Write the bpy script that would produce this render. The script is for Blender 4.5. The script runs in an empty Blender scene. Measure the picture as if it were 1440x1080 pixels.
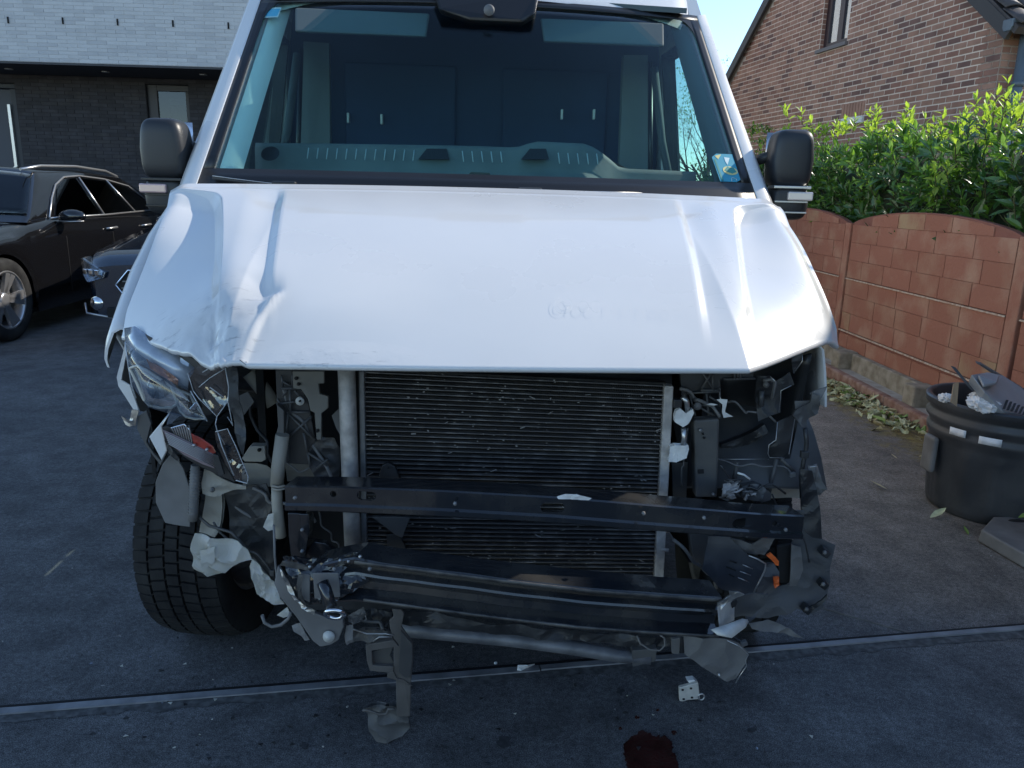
import bpy, bmesh, math, random
from mathutils import Vector, Matrix, noise
random.seed(7)
PI = math.pi
scene = bpy.context.scene
# ------------------------------------------------------------------ camera
CAM_H = 1.37; FOC = 1081.0
PITCH, ROLL, YAW = math.radians(13.8), math.radians(1.5), math.radians(1.2)
CR = Matrix.Rotation(-YAW, 3, 'Z') @ Matrix.Rotation(PI/2-PITCH, 3, 'X') @ Matrix.Rotation(ROLL, 3, 'Z')
cd = bpy.data.cameras.new('camera'); cam = bpy.data.objects.new('camera', cd)
scene.collection.objects.link(cam)
cam.matrix_world = Matrix.Translation((0, 0, CAM_H)) @ CR.to_4x4()
cd.sensor_width = 36; cd.lens = 36*FOC/1440; cd.clip_start = 0.05; cd.clip_end = 600
scene.camera = cam
# ------------------------------------------------------------------ light
SUN_EL, SUN_AZ = math.radians(33), math.radians(23)     # azimuth measured from +X towards +Y
sd = Vector((math.cos(SUN_EL)*math.cos(SUN_AZ), math.cos(SUN_EL)*math.sin(SUN_AZ), math.sin(SUN_EL)))
world = bpy.data.worlds.new('World'); scene.world = world; world.use_nodes = True
wn = world.node_tree.nodes; wl = world.node_tree.links
sky = wn.new('ShaderNodeTexSky'); sky.sky_type = 'NISHITA'; sky.sun_disc = False
sky.sun_elevation = SUN_EL; sky.sun_rotation = PI/2 - SUN_AZ
sky.air_density = 0.75; sky.dust_density = 0.0; sky.ozone_density = 3.0
wn['Background'].inputs['Strength'].default_value = 0.15
wb_mix = wn.new('ShaderNodeMix'); wb_mix.data_type = 'RGBA'; wb_mix.blend_type = 'MULTIPLY'; wb_mix.inputs[0].default_value = 1.0
wl.new(sky.outputs[0], wb_mix.inputs[6]); wb_mix.inputs[7].default_value = (1.10, 1.05, 0.95, 1)      # the photograph's white balance
wl.new(wb_mix.outputs[2], wn['Background'].inputs['Color'])
sun_d = bpy.data.lights.new('sun', 'SUN'); sun_d.energy = 2.6; sun_d.angle = math.radians(0.5)
sun_d.color = (1.0, 0.92, 0.80)
sun = bpy.data.objects.new('sun', sun_d); scene.collection.objects.link(sun)
sun.rotation_euler = sd.to_track_quat('Z', 'Y').to_euler()
scene.view_settings.view_transform = 'Standard'; scene.view_settings.look = 'None'
scene.view_settings.gamma = 1; scene.view_settings.exposure = 1.05
scene.view_settings.use_curve_mapping = False
# ------------------------------------------------------------------ helpers
CO = Vector((0, 0, CAM_H))
def ray(px, py): return CR @ Vector(((px-720)/FOC, (540-py)/FOC, -1.0))
def U(px, py, Y): d = ray(px, py); return CO + d*(Y/d.y)         # a point seen at px,py standing at distance Y
def G(px, py, z=0.0): d = ray(px, py); return CO + d*((z-CAM_H)/d.z)
def UX(px, py, X): d = ray(px, py); return CO + d*(X/d.x)
def proj(p):
    q = CR.transposed() @ (Vector(p)-CO)
    if q.z > -0.05: return (-9999, -9999)
    return (720-FOC*q.x/q.z, 540+FOC*q.y/q.z)
VT = math.radians(3.0)
def V(x, y, z):                                                  # van coordinates to world
    return Vector((x*math.cos(VT)-(y-1.6)*math.sin(VT), 1.6+x*math.sin(VT)+(y-1.6)*math.cos(VT), z))
def nz(x, y=0.0, z=0.0): return noise.noise(Vector((x, y, z)))

class MB:
    def __init__(s): s.v = []; s.f = []; s.m = []; s.s = []
    def add(s, vs, fs, mi=0, sm=False):
        b = len(s.v); s.v += [tuple(p) for p in vs]
        for f in fs: s.f.append([i+b for i in f]); s.m.append(mi); s.s.append(sm)
        return s
    def box(s, a, b, mi=0, fn=None):
        x0, y0, z0 = a; x1, y1, z1 = b
        vs = [Vector(p) for p in ((x0,y0,z0),(x1,y0,z0),(x1,y1,z0),(x0,y1,z0),(x0,y0,z1),(x1,y0,z1),(x1,y1,z1),(x0,y1,z1))]
        if fn: vs = [fn(*p) for p in vs]
        return s.add(vs, [(0,3,2,1),(4,5,6,7),(0,1,5,4),(1,2,6,5),(2,3,7,6),(3,0,4,7)], mi)
    def obox(s, c, sz, M=None, mi=0):
        M = M or Matrix.Identity(3); c = Vector(c)
        vs = [c + M @ Vector((a*sz[0]/2, b*sz[1]/2, d*sz[2]/2)) for d in (-1,1) for a, b in ((-1,-1),(1,-1),(1,1),(-1,1))]
        return s.add(vs, [(0,3,2,1),(4,5,6,7),(0,1,5,4),(1,2,6,5),(2,3,7,6),(3,0,4,7)], mi)
    def plate(s, pts, t, mi=0):                                  # outline pts, thickness vector t
        n = len(pts); t = Vector(t); pts = [Vector(p) for p in pts]
        fs = [list(range(n)), list(range(2*n-1, n-1, -1))] + [(i, i+n, (i+1) % n+n, (i+1) % n) for i in range(n)]
        return s.add(pts+[p+t for p in pts], fs, mi)
    def tube(s, pts, r, n=8, mi=0, sm=True, cap=True):
        pts = [Vector(p) for p in pts]; k = len(pts); vs = []; rr = r if isinstance(r, (list, tuple)) else [r]*k
        up = None
        for i, p in enumerate(pts):
            t = (pts[min(i+1, k-1)]-pts[max(i-1, 0)]).normalized()
            if up is None: up = t.orthogonal().normalized()
            up = (up - t*up.dot(t))
            up = up.normalized() if up.length > 1e-6 else t.orthogonal().normalized()
            w = t.cross(up)
            for j in range(n):
                a = 2*PI*j/n; vs.append(p+(up*math.cos(a)+w*math.sin(a))*rr[i])
        fs = [(i*n+j, i*n+(j+1) % n, (i+1)*n+(j+1) % n, (i+1)*n+j) for i in range(k-1) for j in range(n)]
        b = len(s.v); s.add(vs, fs, mi, sm)
        if cap: s.f += [[b+j for j in range(n-1, -1, -1)], [b+(k-1)*n+j for j in range(n)]]; s.m += [mi, mi]; s.s += [False, False]
        return s
    def grid(s, P, mi=0, sm=True, t=None):                       # P[i][j]; t = thickness vector closes it
        a, b = len(P), len(P[0]); vs = [Vector(p) for r in P for p in r]
        fs = [(i*b+j, i*b+j+1, (i+1)*b+j+1, (i+1)*b+j) for i in range(a-1) for j in range(b-1)]
        s.add(vs, fs, mi, sm)
        if t is not None:
            t = Vector(t); o = len(s.v)
            s.add([v+t for v in vs], [tuple(reversed(f)) for f in fs], mi, sm)
            rim = [(0, j) for j in range(b)]+[(i, b-1) for i in range(1, a)]+[(a-1, j) for j in range(b-2, -1, -1)]+[(i, 0) for i in range(a-2, 0, -1)]
            ids = [i*b+j for i, j in rim]; m = len(ids)
            for q in range(m):
                i0, i1 = ids[q], ids[(q+1) % m]
                s.f.append([i0+o-len(vs), i0+o, i1+o, i1+o-len(vs)]); s.m.append(mi); s.s.append(False)
        return s
    def lathe(s, prof, c=(0,0,0), M=None, n=24, mi=0, sm=True):  # prof (r,h) about local z
        M = M or Matrix.Identity(3); c = Vector(c)
        vs = [c + M @ Vector((r*math.cos(2*PI*j/n), r*math.sin(2*PI*j/n), h)) for r, h in prof for j in range(n)]
        fs = [(i*n+j, i*n+(j+1) % n, (i+1)*n+(j+1) % n, (i+1)*n+j) for i in range(len(prof)-1) for j in range(n)]
        return s.add(vs, fs, mi, sm)
    def build(s, name, mats, parent=None, label=None, bevel=0.0, local=False, seg=2, kind=None, recalc=True):
        me = bpy.data.meshes.new(name); me.from_pydata(s.v, [], s.f)
        for m in (mats if isinstance(mats, (list, tuple)) else [mats]): me.materials.append(m)
        me.polygons.foreach_set('material_index', s.m); me.polygons.foreach_set('use_smooth', s.s)
        if recalc:
            bm = bmesh.new(); bm.from_mesh(me); bmesh.ops.recalc_face_normals(bm, faces=bm.faces); bm.to_mesh(me); bm.free()
        me.update()
        o = bpy.data.objects.new(name, me); scene.collection.objects.link(o)
        if parent is not None:
            o.parent = parent
            if not local: o.matrix_parent_inverse = Matrix.Translation(-world_loc(parent))
        if label: o['label'] = label
        if kind: o['kind'] = kind
        if bevel:
            b = o.modifiers.new('bevel', 'BEVEL'); b.width = bevel; b.segments = seg; b.limit_method = 'ANGLE'; b.angle_limit = math.radians(35)
        return o
def world_loc(o):
    if o.parent is None: return o.location.copy()
    return o.location.copy() if o.get('_l') else Vector((0, 0, 0))
def thing(name, loc, label, cat, group=None, rz=0.0):
    o = bpy.data.objects.new(name, None); scene.collection.objects.link(o)
    o.location = loc; o.rotation_euler = (0, 0, rz); o.empty_display_size = 0.1
    o['label'] = label; o['category'] = cat
    if group: o['group'] = group
    return o
def tag(o, label, cat, group=None):
    o['label'] = label; o['category'] = cat
    if group: o['group'] = group
    return o
# ------------------------------------------------------------------ materials
def mat(name, col, rough=0.5, metal=0.0, coat=0.0, var=0.0, vscale=8.0, col2=None, bump=0.0, bscale=60.0, spec=0.5, trans=0.0, rvar=0.0, detail=6, cramp=(0.35, 0.65)):
    m = bpy.data.materials.new(name); m.use_nodes = True; nt = m.node_tree; N = nt.nodes; L = nt.links
    p = N['Principled BSDF']
    p.inputs['Base Color'].default_value = (*col, 1); p.inputs['Roughness'].default_value = rough
    p.inputs['Metallic'].default_value = metal; p.inputs['Coat Weight'].default_value = coat; p.inputs['Coat Roughness'].default_value = 0.04
    p.inputs['Specular IOR Level'].default_value = spec
    geo = N.new('ShaderNodeNewGeometry')
    if var or col2 or rvar:
        n = N.new('ShaderNodeTexNoise'); n.inputs['Scale'].default_value = vscale; n.inputs['Detail'].default_value = detail
        L.new(geo.outputs['Position'], n.inputs['Vector'])
        r = N.new('ShaderNodeValToRGB'); r.color_ramp.elements[0].position = cramp[0]; r.color_ramp.elements[1].position = cramp[1]
        if col2: c0, c1 = col, col2
        else: c0 = tuple(c*(1-var) for c in col); c1 = tuple(min(1, c*(1+var)) for c in col)
        r.color_ramp.elements[0].color = (*c0, 1); r.color_ramp.elements[1].color = (*c1, 1)
        L.new(n.outputs['Fac'], r.inputs['Fac'])
        if var or col2: L.new(r.outputs['Color'], p.inputs['Base Color'])
        if rvar:
            mr = N.new('ShaderNodeMapRange'); mr.inputs['To Min'].default_value = max(0.02, rough-rvar); mr.inputs['To Max'].default_value = min(1, rough+rvar)
            mr.inputs['From Min'].default_value = 0.35; mr.inputs['From Max'].default_value = 0.65
            L.new(n.outputs['Fac'], mr.inputs['Value']); L.new(mr.outputs[0], p.inputs['Roughness'])
    if bump:
        n2 = N.new('ShaderNodeTexNoise'); n2.inputs['Scale'].default_value = bscale; n2.inputs['Detail'].default_value = 5
        L.new(geo.outputs['Position'], n2.inputs['Vector'])
        b = N.new('ShaderNodeBump'); b.inputs['Strength'].default_value = bump; b.inputs['Distance'].default_value = 0.01
        L.new(n2.outputs['Fac'], b.inputs['Height']); L.new(b.outputs[0], p.inputs['Normal'])
    if trans:
        t = N.new('ShaderNodeBsdfTranslucent'); t.inputs['Color'].default_value = (min(1, col[0]*2.0), min(1, col[1]*2.0), col[2], 1)
        mx = N.new('ShaderNodeMixShader'); mx.inputs[0].default_value = trans
        L.new(p.outputs[0], mx.inputs[1]); L.new(t.outputs[0], mx.inputs[2]); L.new(mx.outputs[0], N['Material Output'].inputs['Surface'])
    return m
def glass_mat(name, tint, refl=1.0, rough=0.0, base=0.02):
    m = bpy.data.materials.new(name); m.use_nodes = True; nt = m.node_tree; N = nt.nodes; L = nt.links
    N.remove(N['Principled BSDF'])
    t = N.new('ShaderNodeBsdfTransparent'); t.inputs[0].default_value = (*tint, 1)
    g = N.new('ShaderNodeBsdfGlossy'); g.inputs['Roughness'].default_value = rough; g.inputs[0].default_value = (refl, refl, refl, 1)
    lw_ = N.new('ShaderNodeLayerWeight'); lw_.inputs[0].default_value = 0.5
    f = N.new('ShaderNodeMath'); f.operation = 'POWER'; L.new(lw_.outputs['Facing'], f.inputs[0]); f.inputs[1].default_value = 4.6   # Schlick, the same from both sides
    a = N.new('ShaderNodeMath'); a.operation = 'ADD'; a.inputs[1].default_value = base; a.use_clamp = True
    mx = N.new('ShaderNodeMixShader')
    L.new(f.outputs[0], a.inputs[0]); L.new(a.outputs[0], mx.inputs[0]); L.new(t.outputs[0], mx.inputs[1]); L.new(g.outputs[0], mx.inputs[2])
    L.new(mx.outputs[0], N['Material Output'].inputs['Surface'])
    return m
M = {}
M['paint'] = mat('white_paint', (0.68, 0.68, 0.67), 0.30, coat=0.7, var=0.02, vscale=3, rvar=0.06)
M['scuff'] = mat('scuffed_paint', (0.62, 0.64, 0.65), 0.45, coat=0.2, col2=(0.16, 0.17, 0.18), vscale=22, bump=0.25, bscale=45, cramp=(0.52, 0.7))
M['black'] = mat('black_plastic', (0.026, 0.027, 0.029), 0.45, var=0.25, vscale=12, rvar=0.12, bump=0.06, bscale=150)
M['dgrey'] = mat('dark_grey_plastic', (0.06, 0.062, 0.066), 0.5, col2=(0.095, 0.093, 0.088), vscale=9, rvar=0.1, bump=0.05)
M['grey'] = mat('grey_plastic', (0.155, 0.152, 0.148), 0.6, var=0.2, vscale=10, bump=0.08)
M['beam'] = mat('black_painted_steel', (0.014, 0.016, 0.02), 0.22, coat=0.5, col2=(0.05, 0.047, 0.042), vscale=7, rvar=0.12, bump=0.12, bscale=14, cramp=(0.45, 0.75))
M['rust'] = mat('scraped_steel', (0.03, 0.03, 0.032), 0.5, metal=0.2, col2=(0.20, 0.19, 0.17), vscale=16, bump=0.3, bscale=60, cramp=(0.35, 0.8), detail=10)
M['steel'] = mat('bare_steel', (0.45, 0.44, 0.42), 0.35, metal=0.9, var=0.25, vscale=30, bump=0.1)
M['alu'] = mat('dirty_aluminium', (0.34, 0.32, 0.30), 0.55, metal=0.2, col2=(0.52, 0.49, 0.46), vscale=35, bump=0.25, bscale=90)
M['tank'] = mat('radiator_side_tank', (0.20, 0.20, 0.20), 0.5, metal=0.3, var=0.2, vscale=30, bump=0.1)
M['core'] = mat('radiator_core', (0.010, 0.010, 0.011), 0.85, col2=(0.03, 0.028, 0.026), vscale=30)
M['fin'] = mat('radiator_tube', (0.11, 0.105, 0.105), 0.55, metal=0.2, col2=(0.27, 0.26, 0.25), vscale=26, cramp=(0.5, 0.72), detail=9)
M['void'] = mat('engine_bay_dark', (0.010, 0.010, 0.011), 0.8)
M['primer'] = mat('grey_primer_steel', (0.29, 0.27, 0.23), 0.55, col2=(0.38, 0.36, 0.31), vscale=6, bump=0.06)
M['torn'] = mat('torn_white_plastic', (0.55, 0.54, 0.53), 0.5, var=0.12, vscale=9, bump=0.25, bscale=25, trans=0.25)
M['chrome'] = mat('chrome', (0.75, 0.75, 0.76), 0.12, metal=1.0)
M['silver'] = mat('silver_trim', (0.5, 0.5, 0.5), 0.3, metal=0.8)
M['reflector'] = mat('lamp_reflector', (0.55, 0.56, 0.58), 0.18, metal=0.9, var=0.3, vscale=18)
M['bezel'] = mat('cream_lamp_bezel', (0.55, 0.53, 0.46), 0.3, coat=0.5)
M['red'] = mat('red_lens', (0.28, 0.03, 0.02), 0.25, coat=0.6, var=0.3, vscale=40)
M['orange'] = mat('orange_clip', (0.75, 0.14, 0.03), 0.45)
M['lens'] = glass_mat('clear_polycarbonate', (0.80, 0.84, 0.88), 1.0, 0.05, 0.08)
M['glass'] = glass_mat('windshield_glass', (0.80, 0.93, 0.93), 1.0, 0.0, 0.008)
M['cglass'] = glass_mat('tinted_glass', (0.25, 0.3, 0.32), 1.0, 0.0, 0.05)
M['sglass'] = glass_mat('side_glass', (0.75, 0.86, 0.84), 1.0, 0.0, 0.02)
M['rubber'] = mat('tyre_rubber', (0.014, 0.014, 0.015), 0.8, col2=(0.032, 0.032, 0.031), vscale=10, bump=0.15, bscale=120, spec=0.2)
M['seal'] = mat('black_seal', (0.012, 0.012, 0.013), 0.35)
M['trim'] = mat('grey_cab_trim', (0.22, 0.25, 0.26), 0.8, var=0.06, vscale=4)
M['trimd'] = mat('dark_cab_trim', (0.10, 0.115, 0.12), 0.8, var=0.12, vscale=6, bump=0.08, bscale=200)
M['visor'] = mat('visor_grey', (0.09, 0.12, 0.125), 0.8)
M['ptrim'] = mat('sunlit_pillar_trim', (0.88, 0.92, 0.84), 0.8)
M['mcap'] = mat('mirror_housing_black', (0.022, 0.024, 0.027), 0.4, bump=.05, bscale=200)
M['dash'] = mat('dashboard_plastic', (0.135, 0.165, 0.16), 0.75, var=0.1, vscale=8, bump=0.1, bscale=220)
M['navy'] = mat('navy_bulkhead', (0.006, 0.025, 0.066), 0.7, col2=(0.010, 0.035, 0.09), vscale=2)
M['white'] = mat('white_plastic', (0.7, 0.7, 0.68), 0.4, var=0.08, vscale=30, bump=0.1)
M['paper'] = mat('white_paper', (0.75, 0.75, 0.75), 0.8, var=0.1, vscale=20, bump=0.5, bscale=30)
M['sticker'] = mat('blue_sticker', (0.02, 0.30, 0.42), 0.4)
M['stickerb'] = mat('light_blue_sticker', (0.10, 0.42, 0.62), 0.4)
M['yellow'] = mat('pale_yellow_print', (0.65, 0.60, 0.25), 0.5)
M['pale'] = mat('pale_print', (0.55, 0.70, 0.72), 0.5)
M['greenst'] = mat('green_white_sticker', (0.60, 0.72, 0.50), 0.6)
M['lobe'] = mat('teal_print', (0.03, 0.25, 0.22), 0.5)
M['wheelw'] = mat('white_wheel_bolt', (0.5, 0.5, 0.47), 0.4)
M['carblack'] = mat('black_car_paint', (0.006, 0.006, 0.007), 0.16, coat=1.0)
M['carnavy'] = mat('dark_blue_car_paint', (0.009, 0.018, 0.035), 0.16, coat=1.0)
M['ghost'] = mat('old_glue_marks', (0.70, 0.71, 0.72), 0.4, coat=0.4)
# ------------------------------------------------------------------ ground
def asphalt():
    m = bpy.data.materials.new('asphalt'); m.use_nodes = True; nt = m.node_tree; N = nt.nodes; L = nt.links
    p = N['Principled BSDF']; geo = N.new('ShaderNodeNewGeometry')
    def noi(sc, det, rough=0.5):
        n = N.new('ShaderNodeTexNoise'); n.inputs['Scale'].default_value = sc; n.inputs['Detail'].default_value = det; n.inputs['Roughness'].default_value = rough
        L.new(geo.outputs['Position'], n.inputs['Vector']); return n
    def ramp(src, a, b, ca, cb):
        r = N.new('ShaderNodeValToRGB'); r.color_ramp.elements[0].position = a; r.color_ramp.elements[1].position = b
        r.color_ramp.elements[0].color = (*ca, 1); r.color_ramp.elements[1].color = (*cb, 1); L.new(src, r.inputs[0]); return r
    def mix(kind, fac, a, b):
        x = N.new('ShaderNodeMix'); x.data_type = 'RGBA'; x.blend_type = kind
        if isinstance(fac, float): x.inputs[0].default_value = fac
        else: L.new(fac, x.inputs[0])
        L.new(a, x.inputs[6]); L.new(b, x.inputs[7]) if not isinstance(b, tuple) else setattr(x.inputs[7], 'default_value', (*b, 1)); return x
    big = ramp(noi(1.3, 6, 0.6).outputs[0], 0.3, 0.7, (0.082, 0.083, 0.086), (0.125, 0.125, 0.127))
    fine = ramp(noi(330, 4, 0.8).outputs[0], 0.42, 0.58, (0.35, 0.35, 0.35), (1.7, 1.7, 1.7))
    c = mix('MULTIPLY', 1.0, big.outputs[0], fine.outputs[0])
    med = ramp(noi(62, 5, 0.75).outputs[0], 0.34, 0.66, (0.62, 0.62, 0.62), (1.42, 1.42, 1.42)); c = mix('MULTIPLY', 1.0, c.outputs[2], med.outputs[0])
    patch = ramp(noi(7, 5, 0.65).outputs[0], 0.35, 0.68, (0.74, 0.74, 0.74), (1.28, 1.28, 1.28)); c = mix('MULTIPLY', 1.0, c.outputs[2], patch.outputs[0])
    vor = N.new('ShaderNodeTexVoronoi'); vor.inputs['Scale'].default_value = 150; L.new(geo.outputs['Position'], vor.inputs['Vector'])
    sp = ramp(vor.outputs['Distance'], 0.08, 0.16, (1, 1, 1), (0, 0, 0))
    gate = ramp(noi(31, 2).outputs[0], 0.56, 0.62, (0, 0, 0), (1, 1, 1))
    mm = N.new('ShaderNodeMath'); mm.operation = 'MULTIPLY'; L.new(sp.outputs[0], mm.inputs[0]); L.new(gate.outputs[0], mm.inputs[1])
    c = mix('MIX', mm.outputs[0], c.outputs[2], (0.26, 0.255, 0.25))
    st = ramp(noi(3.1, 4, 0.7).outputs[0], 0.60, 0.72, (0, 0, 0), (0.55, 0.55, 0.55))
    c = mix('MIX', st.outputs[0], c.outputs[2], (0.040, 0.040, 0.042))
    # damp moss and soil that has gathered along the kerb
    sx = N.new('ShaderNodeSeparateXYZ'); L.new(geo.outputs['Position'], sx.inputs[0])
    mr = N.new('ShaderNodeMapRange'); mr.inputs['From Min'].default_value = 2.05; mr.inputs['From Max'].default_value = 2.6; L.new(sx.outputs['X'], mr.inputs['Value'])
    nn = noi(9, 6, 0.7); ad = N.new('ShaderNodeMath'); ad.operation = 'MULTIPLY_ADD'; L.new(nn.outputs[0], ad.inputs[0]); ad.inputs[1].default_value = 1.6; ad.inputs[2].default_value = -1.0
    a2 = N.new('ShaderNodeMath'); L.new(mr.outputs[0], a2.inputs[0]); L.new(ad.outputs[0], a2.inputs[1])
    g2 = ramp(a2.outputs[0], 0.25, 0.7, (0, 0, 0), (0.9, 0.9, 0.9))
    moss = ramp(noi(24, 5, 0.7).outputs[0], 0.35, 0.6, (0.075, 0.058, 0.034), (0.17, 0.155, 0.055))
    c = mix('MIX', g2.outputs[0], c.outputs[2], moss.outputs[0])
    # bounced light on the drive beside the van, painted as warmer brighter colour
    wr = N.new('ShaderNodeMapRange'); wr.inputs['From Min'].default_value = 0.9; wr.inputs['From Max'].default_value = 1.7; wr.inputs['To Max'].default_value = 0.85; L.new(sx.outputs['X'], wr.inputs['Value'])
    wy = N.new('ShaderNodeMapRange'); wy.inputs['From Min'].default_value = 2.15; wy.inputs['From Max'].default_value = 2.5; L.new(sx.outputs['Y'], wy.inputs['Value'])
    w2 = N.new('ShaderNodeMath'); w2.operation = 'MULTIPLY'; L.new(wr.outputs[0], w2.inputs[0]); L.new(wy.outputs[0], w2.inputs[1])
    br = N.new('ShaderNodeMix'); br.data_type = 'RGBA'; br.blend_type = 'MULTIPLY'; L.new(w2.outputs[0], br.inputs[0]); L.new(c.outputs[2], br.inputs[6]); br.inputs[7].default_value = (1.75, 1.5, 1.22, 1)
    L.new(br.outputs[2], p.inputs['Base Color'])
    p.inputs['Roughness'].default_value = 0.85; p.inputs['Specular IOR Level'].default_value = 0.3
    b = N.new('ShaderNodeBump'); b.inputs['Strength'].default_value = 0.7; b.inputs['Distance'].default_value = 0.003
    L.new(noi(110, 6, 0.85).outputs[0], b.inputs['Height']); L.new(b.outputs[0], p.inputs['Normal'])
    return m
g = MB(); g.add([(-150, -60, 0), (150, -60, 0), (150, 300, 0), (-150, 300, 0)], [(0, 1, 2, 3)])
ground = g.build('ground', asphalt()); ground['kind'] = 'structure'
M['drain'] = mat('galvanised_drain_edge', (0.15, 0.155, 0.165), 0.5, col2=(0.26, 0.265, 0.275), vscale=12, bump=0.2)
M['slot'] = mat('drain_slot', (0.008, 0.008, 0.009), 0.9)
M['mortarp'] = mat('pale_joint', (0.15, 0.14, 0.125), 0.9, var=0.3, vscale=20)
# drain: one metal edge strip in two lengths with a dark slot behind
dA, dB, dC = G(-120, 1012), G(760, 941), G(1560, 874)
dC = dB+(dC-dB)*((2.66-dB.x)/(dC.x-dB.x)); dA = dB+(dA-dB)*2.2
def strip(mb, a, b, w0, w1, h, z0=0.0, mi=0, seg=24, wob=0.0):
    d = (b-a).normalized(); n = Vector((-d.y, d.x, 0)); P = []
    for i in range(seg+1):
        p = a.lerp(b, i/seg); wo = wob*nz(i*0.7, 3.1)
        P.append([p+n*(w0+wo)+Vector((0, 0, z0)), p+n*(w0+wo)+Vector((0, 0, h)), p+n*(w1+wo)+Vector((0, 0, h)), p+n*(w1+wo)+Vector((0, 0, z0))])
    mb.grid(P, mi, False)
mb = MB(); strip(mb, dA, dB-(dB-dA).normalized()*0.004, -0.014, 0.012, 0.007, wob=0.002); o = mb.build('drain_edge', M['drain']); o['kind'] = 'structure'
mb = MB(); strip(mb, dB, dC, -0.012, 0.010, 0.008, wob=0.003); o = mb.build('drain_edge', M['drain']); o['kind'] = 'structure'
mb = MB(); strip(mb, dA, dC, 0.0135, 0.022, 0.004, wob=0.002); o = mb.build('drain_slot', M['slot']); o['kind'] = 'structure'
M['cement'] = mat('cement_dust_joint', (0.06, 0.06, 0.06), 0.95, col2=(0.12, 0.12, 0.12), vscale=40, cramp=(0.42, 0.62))
mb = MB()
P = []; d = (dC-dA).normalized(); n = Vector((-d.y, d.x, 0))
for i in range(160):
    p = dA.lerp(dC, i/159); w = 0.035+0.04*abs(nz(i*0.35, 9))+0.02*nz(i*1.3, 4)
    P.append([p-n*(0.012+w)+Vector((0, 0, 0.0015)), p-n*0.013+Vector((0, 0, 0.003))])
mb.grid(P, 0, False); o = mb.build('cement_haunch', M['cement']); o['kind'] = 'structure'
mb = MB(); strip(mb, G(1158, 856), G(1288, 893), -0.004, 0.004, 0.003, wob=0.005, seg=40); o = mb.build('expansion_joint', M['mortarp']); o['kind'] = 'structure'
# fluid puddle
def blob(cpx, rad_px, z, n=60, seedv=1.0, sx=1.0, sy=1.0, amp=0.35):
    pts = []
    for i in range(n):
        a = 2*PI*i/n; r = 1+amp*nz(math.cos(a)*1.3+seedv, math.sin(a)*1.3)+0.10*nz(math.cos(a)*6+seedv, math.sin(a)*6)+0.09*nz(math.cos(a)*17, math.sin(a)*17+seedv)+0.05*nz(math.cos(a)*40, math.sin(a)*40+seedv)
        pts.append(G(cpx[0]+rad_px*sx*r*math.cos(a), cpx[1]+rad_px*sy*r*math.sin(a), z))
    return pts
M['fluid'] = mat('dark_red_fluid', (0.030, 0.007, 0.006), 0.22, col2=(0.055, 0.016, 0.014), vscale=18, bump=0.25, bscale=200)
pd = MB(); pd.plate(blob((913, 1066), 37, 0.0025, n=160, sx=0.95, sy=1.05, seedv=4.2), (0, 0, -0.002))
tag(pd.build('fluid_puddle', M['fluid']), 'dark red puddle of leaked fluid on the asphalt in front of the van', 'puddle')
M['stain'] = mat('oil_stain', (0.035, 0.035, 0.037), 0.8, col2=(0.06, 0.06, 0.062), vscale=60)
for (x, y, r, sx, sy, nm) in ((708, 1043, 11, 1.1, 1.0, 'wet oil spot on the road left of the red puddle'), (872, 972, 6, 1, 1, 'small oil spot below the crossmember'), (1058, 1026, 7, 1, .6, 'small oil spot right of the red puddle'), (428, 1048, 7, 1, .7, 'small oil spot left of the hanging bracket')):
    s_ = MB(); s_.plate(blob((x, y), r, 0.0018, 60, x*0.1, sx*.8, sy*.8, 0.6), (0, 0, -0.0012)); tag(s_.build('oil_spot', M['stain']), nm, 'oil spot', 'oil spots on the road')
for x, y, r, lb in ((896, 1008, 3, 'dark red drop of fluid just above the left part of the puddle'), (925, 998, 2.2, 'smallest dark red drop, highest above the puddle'), (948, 1030, 3.4, 'dark red drop close to the right edge of the puddle'), (872, 1024, 2.4, 'dark red drop close to the left edge of the puddle')):
    s_ = MB(); s_.plate(blob((x, y), r, 0.0022, 24, x*.3, 1, .8, .5), (0, 0, -0.0015)); tag(s_.build('fluid_drop', M['fluid']), lb, 'fluid drop', 'drops round the red puddle')
# loose grit
mb = MB()
for i in range(700):
    if i < 420: x = random.uniform(-1.6, 2.6); y = random.uniform(1.4, 4.5)
    else: x = 2.66-abs(random.gauss(0, 0.22)); y = random.uniform(1.5, 7)
    s = random.uniform(0.0012, 0.0034); mb.obox((x, y, s*0.5), (s*random.uniform(1, 2), s, s), Matrix.Rotation(random.uniform(0, 6), 3, 'Z'), random.choice((0, 0, 0, 1)))
o = mb.build('grit', [mat('grey_grit', (0.11, 0.11, 0.105), 0.9), mat('pale_grit', (0.32, 0.31, 0.29), 0.9)], kind='stuff', recalc=False); o['label'] = 'loose grit scattered over the asphalt'; o['category'] = 'grit'
mb = MB()
for i in range(420):
    x = 2.66-abs(random.gauss(0, 0.14)); y = random.uniform(1.7, 5.2)
    a = random.uniform(0, 2*PI); l = random.uniform(0.015, 0.07); b2 = a+random.uniform(-.8, .8)
    p0 = Vector((x, y, 0.004)); p1 = p0+Vector((math.cos(a), math.sin(a), 0.1))*l*.5; p2 = p1+Vector((math.cos(b2), math.sin(b2), -0.1))*l*.5
    mb.tube([p0, p1, p2], random.uniform(0.0006, 0.0014), 3, random.choice((0, 0, 1)), False)
o = mb.build('twig_litter', [mat('dead_twig', (0.12, 0.085, 0.05), 0.9), mat('pale_twig', (0.34, 0.29, 0.19), 0.9)], kind='stuff', recalc=False); o['label'] = 'dead twigs and stalks gathered along the kerb'; o['category'] = 'litter'
mb = MB(); rs_ = random.Random(77)
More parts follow.
